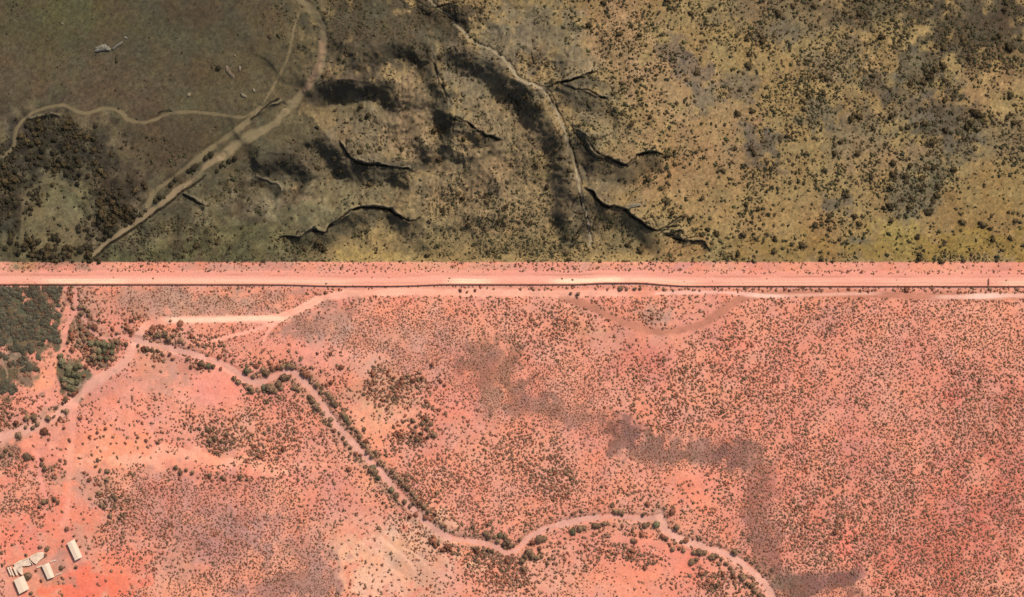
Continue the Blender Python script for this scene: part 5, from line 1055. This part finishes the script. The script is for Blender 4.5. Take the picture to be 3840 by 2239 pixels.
# broken farmstead: slab, wall stubs, sagging roof sheets
def poly_slab(name, pts, z0, th, mat, parent, rough=.0, seed=0):
    r = np.random.RandomState(seed)
    q = []
    for (x0, y0), (x1, y1) in zip(pts, pts[1:] + pts[:1]):
        for t in np.arange(0, 1, .2):
            q.append((x0 + (x1 - x0) * t + r.uniform(-rough, rough), y0 + (y1 - y0) * t + r.uniform(-rough, rough)))
    n = len(q); zz = float(zat(np.mean([p[0] for p in q]), np.mean([p[1] for p in q])))
    vs = [(float(WX(x)), float(WY(y)), zz + z0) for x, y in q] + [(float(WX(x)), float(WY(y)), zz + z0 + th) for x, y in q]
    fs = [tuple(range(n))] + [tuple(range(n, 2 * n))] + [(k, (k + 1) % n, n + (k + 1) % n, n + k) for k in range(n)]
    return link(name, mesh_of(name, vs, fs, mat), parent)
ruin = bpy.data.objects.new("farmstead_ruin", None); C.objects.link(ruin)
tag(ruin, "long ragged pale farmstead ruin with broken roof, north of the barn", "ruin")
poly_slab("roof", [(112,2088), (145,2070), (165,2070), (166,2088), (150,2100), (137,2116), (128,2110), (116,2100)], 1.6, .35, CONC, ruin, 1.0, 1)
poly_slab("roof", [(52,2116), (78,2100), (108,2091), (118,2118), (104,2122), (84,2122), (62,2138), (56,2130)], 1.5, .35, CONC, ruin, 1.0, 2)
poly_slab("roof", [(62,2126), (84,2122), (88,2150), (80,2158), (70,2140)], 1.2, .3, CONC, ruin, 1.0, 3)
for (x0, y0, x1, y1) in ((56,2116,112,2092), (112,2092,148,2072), (112,2100,124,2116), (60,2134,84,2156)):
    A = Vector((float(WX(x0)), float(WY(y0)), 0)); B = Vector((float(WX(x1)), float(WY(y1)), 0)); d = B - A; c = (A + B) / 2
    vs, fs = [], []; box(vs, fs, (c.x, c.y, float(zat((x0 + x1) / 2, (y0 + y1) / 2)) + 1.1), d.length, .5, 2.4, math.atan2(d.y, d.x))
    link("wall", mesh_of("wall", vs, fs, CONC), ruin)
pens = bpy.data.objects.new("cattle_pen", None); C.objects.link(pens)
tag(pens, "striped cattle pens with narrow pale roofs west of the ruin", "cattle pen")
for (x0, y0, x1, y1, w) in ((30,2127,43,2157,1.3), (38,2124,52,2158,1.2), (52,2126,66,2156,2.0)):
    A = Vector((float(WX(x0)), float(WY(y0)), 0)); B = Vector((float(WX(x1)), float(WY(y1)), 0)); d = B - A; c = (A + B) / 2
    z = float(zat((x0 + x1) / 2, (y0 + y1) / 2)); a = math.atan2(d.y, d.x)
    vs, fs = [], []; box(vs, fs, (c.x, c.y, z + 2.2), d.length, w, .15, a); rf = link("roof", mesh_of("roof", vs, fs, ROOF), pens)
    for t in (.05, .35, .65, .95):
        p = A.lerp(B, t); vs, fs = [], []; box(vs, fs, (p.x, p.y, z + 1.0), .2, .2, 2.2, a); link("post", mesh_of("post", vs, fs, BARK), pens)
vs, fs = [], []
for (x0, y0, x1, y1) in ((24,2126,40,2160), (24,2126,52,2116)):
    A = Vector((float(WX(x0)), float(WY(y0)), 0)); B = Vector((float(WX(x1)), float(WY(y1)), 0)); d = B - A
    for t in np.linspace(0, 1, 7):
        p = A.lerp(B, float(t)); box(vs, fs, (p.x, p.y, .7), .16, .16, 1.6)
    c = (A + B) / 2
    for zz in (.5, 1.0, 1.4): box(vs, fs, (c.x, c.y, zz), d.length, .1, .14, math.atan2(d.y, d.x))
link("pen_rail", mesh_of("pen_rail", vs, fs, DARK), pens)

# ------------------------------------------------------------------ rocks
def rock_mesh(seed, pts, h, mat):
    """an outcrop with the given plan (photo px), broken facets"""
    r = np.random.RandomState(seed); pts = smooth_poly(pts + pts[:1], 3)[:-1]
    c = pts.mean(0); n = len(pts); vs = []; fs = []
    z0 = float(zat(c[0], c[1]))
    for k, (s, zz) in enumerate(((1.03, -.3), (.97, h * .55), (.7, h * .9), (.35, h))):
        for p in pts:
            q = c + (p - c) * s * r.uniform(.93, 1.07)
            vs.append((float(WX(q[0])), float(WY(q[1])), z0 + zz * r.uniform(.8, 1.2)))
    vs.append((float(WX(c[0])), float(WY(c[1])), z0 + h))
    for k in range(3):
        for s in range(n):
            a, b = k * n + s, k * n + (s + 1) % n
            fs.append((a, b, b + n, a + n))
    for s in range(n): fs.append((3 * n + s, 3 * n + (s + 1) % n, 4 * n))
    return mesh_of("rock", vs, fs, mat)
STONE = plain_material("pale_stone", (.095, .083, .06), .9, .8, .7, 1.2); STONE2 = plain_material("ochre_stone", (.085, .062, .038), .9, .8, .7, 1.2); STONE3 = plain_material("grey_stone", (.10, .08, .05), .9, .8, .7, 1.2)
def rock(label, pts, h, mat, seed): return tag(link("rock", rock_mesh(seed, pts, h, mat)), label, "rock")
rock("pale humped rock outcrop in the brown north-western field", [(356,180), (375,170), (392,165), (402,172), (415,182), (412,190), (392,190), (372,194), (358,195)], 2.6, STONE, 1)
rock("pale slanting rock rib trailing from the humped outcrop", [(420,182), (432,172), (448,160), (462,155), (456,165), (440,176), (426,186)], 1.6, STONE, 2)
rock("pale chip of rock above the slanting rib", [(464,136), (474,138), (480,144), (470,146)], .9, STONE, 3)
rock("ochre curved rock beside the dark bush", [(846,248), (856,250), (864,268), (876,280), (880,292), (870,292), (856,276), (846,262)], 1.6, STONE2, 4)
rock("upright pale stone beside the ochre rock", [(896,248), (904,250), (903,266), (896,264)], 1.3, STONE3, 5)
rock("small pale stone above the ochre rock", [(878,202), (884,206), (882,212), (876,208)], .9, STONE3, 6)
rock("pale flat-topped boulder nearest the sandy track", [(902,350), (914,352), (926,362), (922,366), (908,362)], 1.6, STONE3, 7)
rock("slim pale boulder east of the flat-topped one", [(948,332), (956,334), (958,346), (950,345)], 1.4, STONE3, 8)
rock("round pale boulder in the middle of the field", [(702,352), (710,348), (716,356), (708,363), (701,360)], 1.4, STONE3, 9)
rock("tiny white stone in the upper western field", [(229,85), (236,84), (238,91), (231,93)], .9, STONE3, 10)
rock("long pale ledge above the long eastern gully", [(2352,772), (2370,764), (2398,764), (2402,772), (2380,778), (2358,780)], 1.6, STONE3, 11)
